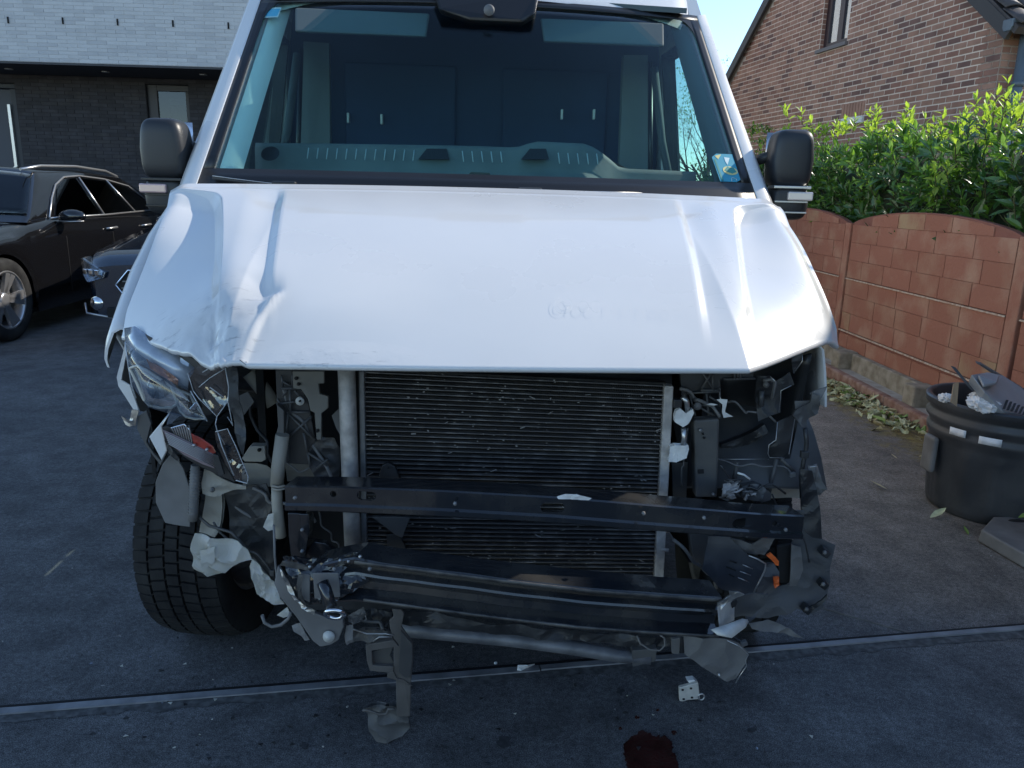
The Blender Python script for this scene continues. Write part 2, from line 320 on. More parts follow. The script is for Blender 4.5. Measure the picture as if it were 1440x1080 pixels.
for i in range(150):
    q = G(rs_.gauss(560, 330), rs_.uniform(880, 1075)); s = rs_.uniform(.003, .009); a = rs_.uniform(0, 6.3)
    pts = [q+Vector((s*rs_.uniform(.5, 1.2)*math.cos(a+k*2.1), s*rs_.uniform(.5, 1.2)*math.sin(a+k*2.1), .0015+rs_.uniform(0, .003))) for k in range(3)]
    mb.plate(pts, (0, 0, .0015), rs_.choice((0, 0, 0, 1, 2)))
o = mb.build('plastic_fragments', [M['black'], M['lens'], M['torn']], kind='stuff', recalc=False); o['label'] = 'tiny broken plastic and glass fragments on the road under the van front'; o['category'] = 'debris'
# ------------------------------------------------------------------ bricks
def brick_wall(part, org, u, nrm, L, z0, z1, inside, bl, bh, jt, mats, dep=0.012, top=300, seed=1, bond=0.5, lim=300, holes=()):
    rnd = random.Random(seed); org = Vector(org); u = Vector(u).normalized(); nrm = Vector(nrm).normalized()
    R3 = Matrix((u, nrm, Vector((0, 0, 1)))).transposed(); lst = []
    row = 0; z = z0
    while z < z1:
        t = -bl*(bond*(row % 2)+rnd.uniform(0, .02))
        while t < L:
            a, b = max(t, 0), min(t+bl, L); gone = False
            for h0, h1, k0, k1 in holes:
                if z+bh*.5 < k0 or z+bh*.5 > k1: continue
                if a >= h0 and b <= h1: gone = True
                elif a < h0 < b: b = h0
                elif a < h1 < b: a = h1
            if gone: t += bl; continue
            if b-a > bl*(0.25 if not holes else 0.08) and inside((a+b)/2, z+bh/2) and inside(a+.01, z+bh/2) and inside(b-.01, z+bh/2):
                c = org+u*(a+b)/2+Vector((0, 0, z+bh/2))
                lst.append((c, b-a-jt, rnd.choices(range(len(mats)), [5, 4, 3, 2][:len(mats)])[0], rnd.uniform(0, .004)))
            t += bl
        row += 1; z += bh
    def score(it):
        px, py = proj(it[0])
        if not (-15 < px < 1455 and -10 < py < 400): return 1e6
        return (it[0]-CO).length
    lst.sort(key=score)
    shared = []
    for m in mats:
        mb = MB(); mb.obox((0, 0, 0), (bl-jt, dep, bh-jt)); me = mb.build('brick', m, recalc=True); shared.append(me.data); bpy.data.objects.remove(me)
    rest = MB()
    for k, (c, l, mi, pr_) in enumerate(lst):
        if k < lim and score((c,)) < 1e5:
            o = bpy.data.objects.new('brick', shared[mi]); scene.collection.objects.link(o); o.parent = part
            o.location = c-world_loc(part)+nrm*(dep/2-0.0085+pr_*.4) if part.parent is None else c+nrm*(dep/2-0.0085+pr_*.4)
            o.rotation_euler = R3.to_euler(); o.scale.x = l/(bl-jt)
        else: rest.obox(c+nrm*(dep/2-0.0085+pr_*.4), (l, dep, bh-jt), R3, mi)
    if rest.v: rest.build('brickwork', mats, part, kind='stuff', recalc=False)
# ------------------------------------------------------------------ left house
LH = thing('modern_house', (-7, 13.5, 0), 'dark brick house with overhanging white brick upper storey behind the parked cars', 'house')
mw = mat('white_mortar', (0.47, 0.48, 0.49), 0.9); md = mat('dark_mortar', (0.022, 0.021, 0.024), 0.9)
wb = [mat('white_painted_brick', (0.52, 0.53, 0.54), 0.8, var=0.04, vscale=5, bump=0.3, bscale=30), mat('white_painted_brick_b', (0.49, 0.50, 0.51), 0.8, var=0.05, vscale=6, bump=0.3, bscale=30), mat('white_painted_brick_c', (0.45, 0.46, 0.475), 0.8, var=0.05, vscale=6, bump=0.3, bscale=30)]
db = [mat('anthracite_brick', (0.040, 0.038, 0.044), 0.8, var=0.2, vscale=6, bump=0.3), mat('anthracite_brick_b', (0.026, 0.025, 0.03), 0.75, var=0.2, vscale=6, bump=0.3), mat('anthracite_brick_c', (0.045, 0.042, 0.045), 0.85, var=0.2, vscale=6, bump=0.3)]
yl, yu = 13.5, 12.3
lhx0, lhx1 = -16.0, 0.5
zs = U(150, 90, yu).z; tilt = 0.0
up = MB(); up.box((lhx0, yu, zs), (lhx1, 22, 6.6)); upo = up.build('upper_storey', mw, LH)
win = [U(204, 118, yl), U(264, 118, yl)]; wz0 = U(230, 250, yl).z; wz1 = win[0].z; wx0, wx1 = win[0].x, win[1].x
dx0, dx1, dz1 = U(-90, 200, yl).x, U(30, 200, yl).x, U(20, 117, yl).z
lw = MB()
lw.plate([(lhx0, yl, 0), (dx0, yl, 0), (dx0, yl, dz1), (dx1, yl, dz1), (dx1, yl, 0), (lhx1, yl, 0), (lhx1, yl, zs-0.003), (wx1, yl, zs-0.003), (wx1, yl, wz0), (wx0, yl, wz0), (wx0, yl, wz1), (wx1-0.0005, yl, wz1), (wx1-0.0005, yl, zs-0.003), (lhx0, yl, zs-0.003)], (0, 0.25, 0))
lwo = lw.build('lower_wall', md, LH)
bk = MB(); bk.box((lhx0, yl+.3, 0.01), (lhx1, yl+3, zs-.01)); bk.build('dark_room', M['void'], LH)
brick_wall(upo, (-11.5, yu, zs+0.005), (1, 0, 0), (0, -1, 0), 13.0, 0, 2.2, lambda t, z: True, 0.29, 0.052, 0.006, wb, seed=3)
def dw_in(t, z):
    return True
brick_wall(lwo, (-11.5, yl, 0), (1, 0, 0), (0, -1, 0), 13.0, 0.0, zs-.06, dw_in, 0.27, 0.058, 0.008, db, seed=5, holes=((wx0+11.5-.004, wx1+11.5+.004, wz0-.03, wz1+.01), (dx0+11.5-.004, dx1+11.5+.004, -1, dz1+.01)))
for px, py in ((11, 28), (88, 29), (165, 31), (243, 33), (321, 36)):
    p = U(px, py, yu-.016); b = MB(); b.box((p.x-.012, yu-.016, p.z-.045), (p.x+.012, yu-.010, p.z+.045)); b.build('weep_slot', M['slot'], upo)
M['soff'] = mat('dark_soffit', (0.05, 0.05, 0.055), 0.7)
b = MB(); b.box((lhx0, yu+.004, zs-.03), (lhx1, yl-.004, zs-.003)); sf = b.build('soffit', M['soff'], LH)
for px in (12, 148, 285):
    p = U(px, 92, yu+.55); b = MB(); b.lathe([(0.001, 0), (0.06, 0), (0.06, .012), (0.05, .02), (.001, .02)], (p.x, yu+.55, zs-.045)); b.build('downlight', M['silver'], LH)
M['doorg'] = mat('slate_door', (0.035, 0.043, 0.062), 0.5)
b = MB(); b.box((dx0+.02, yl+.06, 0.02), (dx1-.11, yl+.12, dz1-.09)); dr = b.build('door', M['doorg'], LH, bevel=.01)
b = MB(); b.box((dx0, yl+.02, dz1-.08), (dx1, yl+.14, dz1-.005)); b.box((dx1-.10, yl+.02, 0.01), (dx1-.005, yl+.14, dz1-.082)); b.build('door_frame', mat('dark_frame', (0.02, 0.024, 0.034), 0.5), LH, bevel=.008)
p, q = U(12, 146, yl-.05), U(22, 232, yl-.05); hx = (p.x+q.x)/2-.02
b = MB(); b.box((hx-.025, yl-.02, q.z-.4), (hx+.025, yl+.02, p.z)); b.box((hx-.02, yl+.018, p.z-.2), (hx+.02, yl+.07, p.z-.15)); b.build('handle', M['silver'], dr, bevel=.006)
fr = mat('anthracite_window_frame', (0.025, 0.024, 0.028), 0.45)
b = MB(); w_ = .07; iw0, iw1, iz1 = wx0+.16, wx1-.02, wz1-.10
for a, c in (((wx0+.003, wz0), (iw0, wz1-.003)), ((iw0+.002, iz1), (wx1-.003, wz1-.003)), ((iw1-.05, wz0), (wx1-.003, iz1-.002))): b.box((a[0], yl+.05, a[1]), (c[0], yl+.13, c[1]))
wf = b.build('window', fr, LH, bevel=.006)
b = MB(); b.box((iw0, yl+.08, wz0), (iw1-.05, yl+.088, iz1)); b.build('pane', M['cglass'], wf)
b = MB(); P = [[Vector((iw0+.12+(iw1-iw0-.2)*i/10, yl+.2+.03*math.sin(i*1.7), wz0+.0+(iz1-wz0-.22+.03*math.sin(i))*j/3)) for j in range(4)] for i in range(11)]
b.grid(P, t=(0, .02, 0)); b.build('curtain', mat('pinkish_curtain', (0.55, 0.42, 0.38), .9), LH)
b = MB(); b.box((iw0+.15, yl+.16, iz1-.2), (iw1-.1, yl+.19, iz1-.10)); b.build('blind_box', M['white'], LH)
b = MB(); b.box((lhx0+.5, 12.8, 6.6), (lhx1-.5, 21.5, 6.8)); b.build('roof', M['soff'], LH)
# ------------------------------------------------------------------ right house
HC = U(1404, 100, 9.0); HC.z = 0
hd = ray(530, 272); hd.z = 0; hd.normalize(); hn = Vector((-hd.y, hd.x, 0))
def HW(px, py):
    d = ray(px, py); k = (HC-CO).dot(hn)/d.dot(hn); p = CO+d*k; return (p-HC).dot(hd), p.z
def HP(t, z, o=0.0): return HC+hd*t+Vector((0, 0, z))+hn*o
RH = thing('brick_house', tuple(HC), 'red brown brick house with steep gable and slate blue downpipe behind the hedge', 'house')
t1, z1 = HW(1033, 100); t2, z2 = HW(1085, 0); sl = (z2-z1)/(t1-t2)
ze = HW(1404, 30)[1]; tl = t1+(z1-ze)/sl; zr = ze+sl*tl/2
def gtop(t): return min(ze+sl*t, ze+sl*(tl-t))
wa, wc = HW(1152, 71), HW(1191, 57); gx0, gx1 = wc[0], wa[0]; gz0 = (wa[1]+wc[1])/2; gz1 = gz0+1.35
hm = mat('pink_mortar', (0.74, 0.60, 0.50), 0.95, var=0.1, vscale=3)
hb = [mat('red_brown_brick', (0.34, 0.175, 0.12), 0.85, var=0.15, vscale=4, bump=0.3), mat('red_brown_brick_b', (0.38, 0.205, 0.145), 0.85, var=0.15, vscale=4, bump=0.3), mat('red_brown_brick_c', (0.29, 0.14, 0.10), 0.85, var=0.15, vscale=4, bump=0.3), mat('red_brown_brick_d', (0.19, 0.10, 0.08), 0.85, var=0.15, vscale=4, bump=0.3)]
b = MB()
pg = [(0, 0), (0, ze), (tl/2, zr), (tl, ze), (tl, 0), (gx0+.0005, 0), (gx0+.0005, gz0), (gx1, gz0), (gx1, gz1), (gx0, gz1), (gx0, 0)]
b.plate([HP(t, z) for t, z in pg], -hn*0.28); gw = b.build('gable_wall', hm, RH, recalc=False)
def g_in(t, z): return z+.03 < gtop(t)
lt = HW(1190, 158); lt0, ltz = HW(1217, 150)[0], HW(1200, 160)[1]; lt1 = HW(1186, 160)[0]
brick_wall(gw, HC, hd, hn, tl, 0.6, zr, g_in, 0.222, 0.0735, 0.0155, hb, seed=11, holes=((gx0-.003, gx1+.003, gz0-.02, gz1+.003), (lt0-.003, lt1+.003, ltz-.15, ltz+.165)))
b = MB(); k = lt0
while k < lt1:
    b.obox(HP(k+.035, ltz+.06, .006), (.055, .02, .19), Matrix((hd, hn, Vector((0, 0, 1)))).transposed()); k += .07
b.build('soldier_course', hb[1], gw)
b = MB(); b.plate([HP(lt0, ltz-.14, .003), HP(lt0, ltz-.05, .003), HP(lt1, ltz-.05, .003), HP(lt1, ltz-.14, .003)], hn*.03); b.build('window_head', M['white'], RH)
hx = Vector((hd.y, -hd.x, 0))                                    # along the side wall, away to the right
b = MB(); b.plate([HC+hx*.0, HC+hx*9, HC+hx*9+Vector((0, 0, ze)), HC+Vector((0, 0, ze))], hd*.28); sw = b.build('side_wall', hm, RH, recalc=False)
brick_wall(sw, HC-hd*0.0, hx, -hd, 6, 0.6, ze, lambda t, z: True, 0.222, 0.0735, 0.0155, hb, seed=12, lim=120)
b = MB(); b.plate([HP(tl, 0)+hx*0, HP(tl, 0)+hx*9, HP(tl, ze)+hx*9, HP(tl, ze)], -hd*.28); b.build('rear_wall', hm, RH)
b = MB(); b.plate([HP(gx0, gz0-.002, -.16), HP(gx0, gz1, -.16), HP(gx1, gz1, -.16), HP(gx1, gz0-.002, -.16)], -hn*.1); b.build('room', M['navy'], RH)
for tt, nm_ in ((gx0, -1), (gx1, 1)):
    k = gz0
    while k < gz1-.02:
        b = MB(); b.obox(HP(tt-nm_*.003, k+.037, -.033), (.006, .058, .060), Matrix((hd, hn, Vector((0, 0, 1)))).transposed()); b.build('reveal_brick', hb[2], gw); k += .0735
# window frame: dark maroon with two sashes
M['maroon'] = mat('dark_maroon_frame', (0.035, 0.018, 0.022), 0.4)
b = MB(); fw = .07; mid = (gx0+gx1)/2-.05
for a, c in (((gx0, gz0), (gx0+fw, gz1)), ((gx1-fw-.05, gz0), (gx1, gz1)), ((gx0+fw, gz1-fw), (gx1-fw-.05, gz1)), ((gx0+fw, gz0), (gx1-fw-.05, gz0+fw)), ((mid-.06, gz0+fw), (mid+.06, gz1-fw))):
    b.plate([HP(a[0], a[1], -.06), HP(a[0], c[1], -.06), HP(c[0], c[1], -.06), HP(c[0], a[1], -.06)], -hn*.06)
wf = b.build('window', M['maroon'], RH)
for a, c in ((gx0+fw, mid-.06), (mid+.06, gx1-fw-.05)):
    b = MB(); b.plate([HP(a, gz0+fw, -.085), HP(a, gz1-fw, -.085), HP(c, gz1-fw, -.085), HP(c, gz0+fw, -.085)], -hn*.006); b.build('pane', glass_mat('bluish_pane', (0.5, 0.55, 0.6), 1.0, 0.0, 0.35), wf)
b = MB(); b.plate([HP(gx0-.03, gz0-.055, .045), HP(gx0-.03, gz0-.004, .045), HP(gx1+.05, gz0-.004, .045), HP(gx1+.05, gz0-.055, .045)], -hn*.10); b.build('window_sill', mat('blue_stone_sill', (0.17, 0.15, 0.15), 0.7), RH)
# roof: two slopes with real tiles near the visible corner
tm = mat('dark_roof_tile', (0.06, 0.05, 0.048), 0.6, var=0.25, vscale=6, bump=0.3)
sv = Vector((0, 0, 1)); rake = (hd+sv*sl).normalized(); rl = (tl/2+.3)*math.sqrt(1+sl*sl); rn = rake.cross(hx).normalized()
if rn.z < 0: rn = -rn
b = MB(); e0 = HP(-.25, ze-.25*sl, .10); b.plate([e0, e0+hx*9.2, e0+hx*9.2+rake*(rl), e0+rake*(rl)], rn*.08); rf = b.build('roof', tm, RH)
b = MB(); r2 = (-hd+sv*sl).normalized(); e1 = HP(tl+.25, ze-.25*sl, .10); rn2 = hx.cross(r2).normalized(); rn2 = rn2 if rn2.z > 0 else -rn2
b.plate([e1, e1+hx*9.2, e1+hx*9.2+r2*rl, e1+r2*rl], rn2*.08); b.build('roof_slope', tm, RH)
for k in range(14):
    for j in range(9):
        b = MB(); o_ = e0+hx*(j*.27+.01)+rake*(k*.33)+rn*(.085)
        P = [[o_+hx*(.25*i/6)+rake*(q*.36)+rn*(.035*math.sin(PI*i/6)+.03*(1-q)) for q in (0, 1)] for i in range(7)]
        b.grid(P, t=rn*.012); b.build('roof_tile', tm, rf)
M['verge'] = mat('verge_board', (0.05, 0.045, 0.045), 0.6)
for s_, e_, r_ in (('a', HP(-.2, ze-.2*sl, .06), rake), ('b', HP(tl+.2, ze-.2*sl, .06), r2)):
    q_ = r_.cross(hn); q_ = q_ if q_.z > 0 else -q_
    b = MB(); b.plate([e_-q_*.10, e_-q_*.10+r_*rl, e_+q_*.05+r_*rl, e_+q_*.05], hn*.05); b.build('verge_board', M['verge'], RH)
M['zinc'] = mat('blue_grey_zinc', (0.13, 0.16, 0.19), 0.5, metal=0.2, var=0.15, vscale=5)
gz = HW(1420, 28)[1]
b = MB(); ga = HC-hd*.16+Vector((0, 0, ze-.10))-hx*.12; prof = [(-.07, .06), (-.07, -.02), (-.045, -.06), (.045, -.06), (.07, -.02), (.07, .06)]
b.plate([ga+hd*a+sv*c for a, c in prof], hx*9.0); b.build('gutter', M['zinc'], RH, bevel=.008)
b = MB(); dp = HC+hx*.18-hd*.10; b.tube([dp+sv*(ze-.12), dp+sv*.1], .055, 12)
for zz in (ze-.7, 1.4): b.lathe([(.055, 0), (.065, 0), (.065, .06), (.055, .06)], dp+sv*zz, n=14)
b.build('downpipe', M['zinc'], RH)
# ------------------------------------------------------------------ fence
FX = 2.92
j1 = UX(1190, 390, FX); j0 = UX(1431, 470, FX); zA = UX(1188, 464, FX).z; zB = j1.z
zE = UX(1203, 313, FX).z; zT = max(UX(1300, 299, FX).z, zE+.08)
bay = j1.y-j0.y
fm = mat('red_painted_concrete', (0.26, 0.10, 0.068), 0.75, col2=(0.22, 0.085, 0.058), vscale=5, bump=0.5, bscale=30)
def fence_mat(name, c, c2, lo):
    m = mat(name, c, 0.8, col2=c2, vscale=4.5, bump=0.5, bscale=55, cramp=lo, detail=10); return m
fms = [fence_mat('red_painted_block', (0.34, 0.14, 0.088), (0.43, 0.25, 0.165), (0.46, 0.70)), fence_mat('red_painted_block_b', (0.32, 0.13, 0.08), (0.39, 0.22, 0.14), (0.46, 0.70)), fence_mat('mossy_red_block', (0.34, 0.145, 0.088), (0.40, 0.27, 0.15), (0.40, 0.62))]
FN = thing('concrete_fence', (FX, (j0.y+j1.y)/2, 0), 'red concrete panel fence with arched tops and moulded brick pattern below the hedge', 'fence')
zE0 = 0.02
def arch(u): return zE+(zT-zE)*(1-(2*u-1)**2)**0.8 if 0 < u < 1 else zE
rr = random.Random(4)
for k in range(-4, 4):
    y0 = j0.y+bay*k; y1 = y0+bay; pw = 0.10
    near = k in (-1, 0, 1, 2)
    b = MB(); b.box((FX-.012, y0+.012, 0.0), (FX+.10, y0+.012+pw, zE-.005)); b.build('post', fms[0], FN, bevel=.006)
    ya, yb = y0+.012+pw+.003, y1-.012
    for q, (za, zb) in enumerate(((zE0, zA-.004), (zA, zB-.004), (zB, None))):
        b = MB()
        if zb is not None: b.box((FX, ya, za), (FX+.045, yb, zb))
        else:
            pts = [Vector((FX, ya, za))]+[Vector((FX, ya+(yb-ya)*i/24, arch(i/24) if 0 < i < 24 else zE)) for i in range(25)]+[Vector((FX, yb, za))]
            b.plate(pts, (.045, 0, 0))
        pn = b.build('panel', fm, FN, bevel=.004)
        if not near: continue
        hgt = (zA-.33*0-zE0 if q == 0 else zB-zA); rows = 3; ztop = zb if zb is not None else zT; rh = (zB-zA)/rows
        z = za+.006; r = 0
        while z < ztop-.03:
            y = ya+.008; first = True
            while y < yb-.05:
                L_ = rr.choice((.33, .36, .40, .44)) * (rr.uniform(.4, .7) if first and r % 2 else 1); first = False
                e = min(y+L_, yb-.006)
                if yb-.006-e < .12: e = yb-.006
                n_ = 7; tops = []
                for i in range(n_):
                    yy = y+(e-y)*i/(n_-1); zt = z+rh-rr.choice((.002, .004))*0-.003
                    if zb is None: zt = min(zt, arch((yy-ya)/(yb-ya))-.012)
                    else: zt = min(zt, zb-.004)
                    tops.append((yy, zt))
                if min(t_[1] for t_ in tops) > z+.012:
                    b = MB(); b.plate([Vector((FX, y, z)), Vector((FX, e-.007, z))]+[Vector((FX, min(a, e-.007), c)) for a, c in reversed(tops)], (-.007-rr.uniform(0, .0015), 0, 0))
                    b.build('brick', rr.choices(fms, [5, 4, 1])[0], pn)
                y = e
            z += rh; r += 1
        if q < 2:
            b = MB(); P = [[Vector((FX-.017-.002*nz(i*.9), ya+(yb-ya)*i/40, zb-.006)), Vector((FX-.012, ya+(yb-ya)*i/40, zb+.003+.002*nz(i*1.7, 5))), Vector((FX+.001, ya+(yb-ya)*i/40, zb+.003))] for i in range(41)]
            b.grid(P, 0, False); b.build('mortar_lip', mat('crusty_pale_edge', (0.38, 0.22, 0.14), .9, col2=(0.55, 0.45, 0.33), vscale=40), pn)
# plinth, blocks and kerb
conc = mat('weathered_concrete', (0.20, 0.17, 0.12), 0.9, col2=(0.34, 0.30, 0.235), vscale=14, bump=0.5, bscale=90)
redk = mat('red_kerb_concrete', (0.20, 0.095, 0.065), 0.85, col2=(0.33, 0.22, 0.17), vscale=16, bump=0.5, bscale=60)
for k in range(-2, 6):
    y0 = 4.92+1.15*(k-1)
    b = MB(); b.box((FX-.075, y0+.07, 0), (FX-.018, y0+1.15-.07, .205)); o = b.build('plinth_beam', conc, bevel=.01); o['kind'] = 'structure'
    b = MB(); b.box((2.742, y0-.068, .0), (FX-.019, y0+.068, .215)); tag(b.build('concrete_block', conc, bevel=.012), ['pale concrete block on the strip at the foot of the fence, out near the camera', 'concrete block on the kerb strip near the camera', 'concrete block behind the rubbish bin at the fence foot', 'concrete block between the rubbish bin and the van at the fence foot', 'concrete block at the fence foot beside the van corner', 'concrete block at the fence foot beside the van door', 'concrete block at the fence foot beside the van side', 'farthest concrete block at the fence foot'][k+2], 'block', 'concrete blocks at the fence foot')
b = MB(); b.box((2.745, 1.0, 0), (FX-.02, 12, .075)); o = b.build('concrete_strip', mat('pale_concrete_strip', (0.30, 0.27, 0.23), .9, col2=(.42, .39, .34), vscale=12, bump=.4)); o['kind'] = 'structure'
for k in range(11):
    b = MB(); y0 = 1.1+k; b.box((2.675, y0+.004, 0), (2.742, y0+.996, .088)); o = b.build('kerb', redk, bevel=.014); o['kind'] = 'structure'
# ------------------------------------------------------------------ hedge
lfm = [mat('laurel_leaf', (0.065, 0.15, 0.035), 0.28, coat=0.35, var=0.35, vscale=6, trans=0.3), mat('laurel_leaf_light', (0.13, 0.25, 0.045), 0.3, coat=0.3, var=0.3, vscale=6, trans=0.4), mat('laurel_shoot', (0.30, 0.42, 0.07), 0.4, var=0.2, vscale=8, trans=0.45), mat('laurel_leaf_deep', (0.042, 0.11, 0.03), 0.3, coat=0.3, var=0.3, vscale=7, trans=0.15)]
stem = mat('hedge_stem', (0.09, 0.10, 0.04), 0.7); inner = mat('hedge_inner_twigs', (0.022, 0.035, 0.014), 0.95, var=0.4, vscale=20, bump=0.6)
HD = thing('laurel_hedge', (3.6, 4, 0), 'glossy green laurel hedge with bright new shoots above the red fence', 'hedge')
hr = random.Random(21)
def htop(y):
    k = max(0, min(1, (4.2-y)/0.9)); return 1.80+(1-k)*(0.10*nz(y*1.3, 7)+0.05*nz(y*4, 2))+0.10*max(0, min(1, (5.0-y)/1.2))+1.01*k  # unseen near end is raised to shade the drive and bonnet tip
def leaf_geo(l, w, bend):
    # 12-triangle laurel blade with a folded midrib
    st = [(0, .08), (.2, .62), (.5, 1.0), (.78, .66), (1.0, .04)]; vs = []; fs = []
    for a, c in st:
        z = -bend*l*a*a
        vs += [(-w/2*c, l*a, z+w*.16*c), (0, l*a, z), (w/2*c, l*a, z+w*.16*c)]
    for i in range(4): fs += [(3*i, 3*i+1, 3*i+4, 3*i+3), (3*i+1, 3*i+2, 3*i+5, 3*i+4)]
    return [Vector(v) for v in vs], fs
leaves = []
def add_leaf(p, d, up, l, mi):
    if p.x < 3.0 and p.z < 1.42: return
    d = d.normalized(); s = d.cross(up)
    s = s.normalized() if s.length > .01 else d.orthogonal().normalized()
    n = s.cross(d); leaves.append((Vector(p), Matrix((s, d, n)).transposed(), l, mi))
stems = MB()
def shoot(p, d, ln, nl, mi, l0):
    q = Vector(p); pts = [q.copy()]; d = d.normalized(); ang = hr.uniform(0, 6)
    for i in range(nl):
        q = q+d*(ln/nl); pts.append(q.copy()); d = (d+Vector((hr.uniform(-.1, .1), hr.uniform(-.1, .1), .08))).normalized()
        ang += 2.4; o1 = d.orthogonal().normalized(); o2 = d.cross(o1); side = o1*math.cos(ang)+o2*math.sin(ang)
        add_leaf(q, side*hr.uniform(.7, 1.0)+d*hr.uniform(.3, .9)*(1+i/nl), d, l0*hr.uniform(.75, 1.1)*(1.05-.35*i/nl), mi)
    add_leaf(q, d, Vector((hr.uniform(-1, 1), hr.uniform(-1, 1), 0.1)), l0*.6, mi)
    stems.tube(pts, [.0035]*(len(pts)-1)+[.0015], 4, 0, True, False)
def hx0(y, z): return 2.99+0.10*nz(y*1.1, z*2.2, 3)+0.06*nz(y*3.5, z*3.5, 1)
y = -1.0
while y < 11.5:
    dens = 4 if y > 3.2 else 2
    nsh = int(dens*7)
    for i in range(nsh):
        yy = y+hr.uniform(0, .3); zt = htop(yy)
        if hr.random() < .68:                                     # face towards the drive
            z = hr.uniform(1.0, zt-(.30 if yy < 4.2 else 0)); x = hx0(yy, z)+hr.uniform(0, .22)
            if z > zt-.25: x += (z-zt+.25)*.6
            d = Vector((-hr.uniform(.3, 1), hr.uniform(-.7, .5), hr.uniform(.1, .9)))
            shoot((x, yy, z), d, hr.uniform(.10, .2), hr.randint(5, 7), hr.choices((0, 1, 3), (5, 2.2, 3))[0], hr.uniform(.10, .15))
        else:                                                     # top
            x = hx0(yy, zt)+hr.uniform(.05, .95); zz = zt-.06+0.05*nz(x*3, yy*3)
            d = Vector((hr.uniform(-.5, .2), hr.uniform(-.4, .3), 1))
            hi = hr.random(); new = hi > .72 and yy > 4.1
            if yy < 4.2: x += .25; zz -= .22; d = Vector((.3, .1, .25))
            shoot((x, yy, zz), d, hr.uniform(.12, .34) if new else hr.uniform(.08, .16), hr.randint(5, 8) if new else 5, 2 if new else hr.choice((0, 1, 1)), hr.uniform(.07, .12))
    y += .3*(1 if y > 3.2 else 1.3) * (0.62 if y > 3.2 else 1)
# taller shoots the photograph shows
for px, py, ln in ((1222, 182, .32), (1236, 160, .25), (1285, 165, .2), (1180, 175, .17), (1140, 188, .2), (1195, 170, .15), (1380, 150, .22), (1395, 165, .3), (1432, 135, .35), (1262, 180, .22), (1352, 170, .18), (1330, 175, .16), (1160, 180, .16), (1415, 150, .22), (1100, 185, .15), (1120, 190, .2)):
    p = UX(px, py, 3.35); p.z -= ln*.55
    for _ in range(3): shoot(p+Vector((hr.uniform(-.06, .06), hr.uniform(-.08, .08), hr.uniform(-.08, 0))), Vector((hr.uniform(-.35, .1), hr.uniform(-.4, .25), 1)), ln*hr.uniform(.6, 1.0), 9, 2, .10)
for px, py in ((1335, 262), (1318, 268), (1345, 230), (1130, 178), (1145, 190), (1110, 172)):
    p = UX(px, py, 2.98); shoot(p, Vector((-.5, -.4, .6)), .16, 5, 2, .11)
stems.build('stem', stem, HD, kind='stuff', recalc=False)
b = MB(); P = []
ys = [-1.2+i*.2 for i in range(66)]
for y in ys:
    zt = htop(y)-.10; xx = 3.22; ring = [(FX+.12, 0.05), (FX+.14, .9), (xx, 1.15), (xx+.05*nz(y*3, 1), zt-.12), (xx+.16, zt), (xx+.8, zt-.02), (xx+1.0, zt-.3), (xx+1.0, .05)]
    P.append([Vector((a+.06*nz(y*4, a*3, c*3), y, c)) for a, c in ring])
b.grid(P, 0, True); b.build('inner_twigs', inner, HD, kind='stuff')  # its tall near end, out of view, is shaped to cast shade
def lscore(it):
    px, py = proj(it[0])
    if not (1056 < px < 1440 and 60 < py < 330): return 1e6
    return (it[0]-CO).length-(.4 if it[0].x < 3.25 else 0)
leaves.sort(key=lscore)
lms = []
for m in lfm:
    b = MB(); vs, fs = leaf_geo(1.0, .33, .12); b.add(vs, fs); o = b.build('leaf', m, recalc=False); lms.append(o.data); bpy.data.objects.remove(o)
for p, R3, l, mi in leaves[:300]:
    o = bpy.data.objects.new('leaf', lms[mi]); scene.collection.objects.link(o); o.parent = HD; o.matrix_parent_inverse = Matrix.Translation(-HD.location)
    o.matrix_basis = Matrix.Translation(p) @ R3.to_4x4() @ Matrix.Scale(l, 4)
b = MB()
for p, R3, l, mi in leaves[300:]:
    vs, fs = leaf_geo(l, l*hr.uniform(.30, .42), hr.uniform(-.05, .35)); b.add([p+R3 @ v for v in vs], fs, mi)
b.build('foliage', lfm, HD, kind='stuff', recalc=False)
# fallen leaves
dry = [mat('fallen_leaf_pale', (0.46, 0.47, 0.28), 0.6, var=0.2, vscale=30), mat('fallen_leaf_dry', (0.44, 0.37, 0.20), 0.7, var=0.3, vscale=30), mat('fallen_leaf_green', (0.16, 0.24, 0.05), 0.5)]
b = MB()
for i in range(150):
    t = hr.random(); c = G(1168+hr.gauss(14, 14)+t*105, 545+t*62+hr.gauss(2, 7))
    if c.x > 2.66: c.x = 2.66-hr.uniform(0, .12)
    vs, fs = leaf_geo(hr.uniform(.07, .13), hr.uniform(.022, .038), hr.uniform(-.2, .3)); R3 = (Matrix.Rotation(hr.uniform(0, 6.3), 3, 'Z') @ Matrix.Rotation(hr.uniform(-.25, .35), 3, 'X') @ Matrix.Rotation(hr.uniform(-.4, .4), 3, 'Y'))
    b.add([Vector((c.x, c.y, hr.uniform(.008, .04)))+R3 @ v for v in vs], fs, hr.choices((0, 1, 2), (5, 2, 1))[0])
o = b.build('leaf_litter', dry, kind='stuff', recalc=False); o['label'] = 'heap of pale fallen laurel leaves along the red kerb'; o['category'] = 'leaf litter'
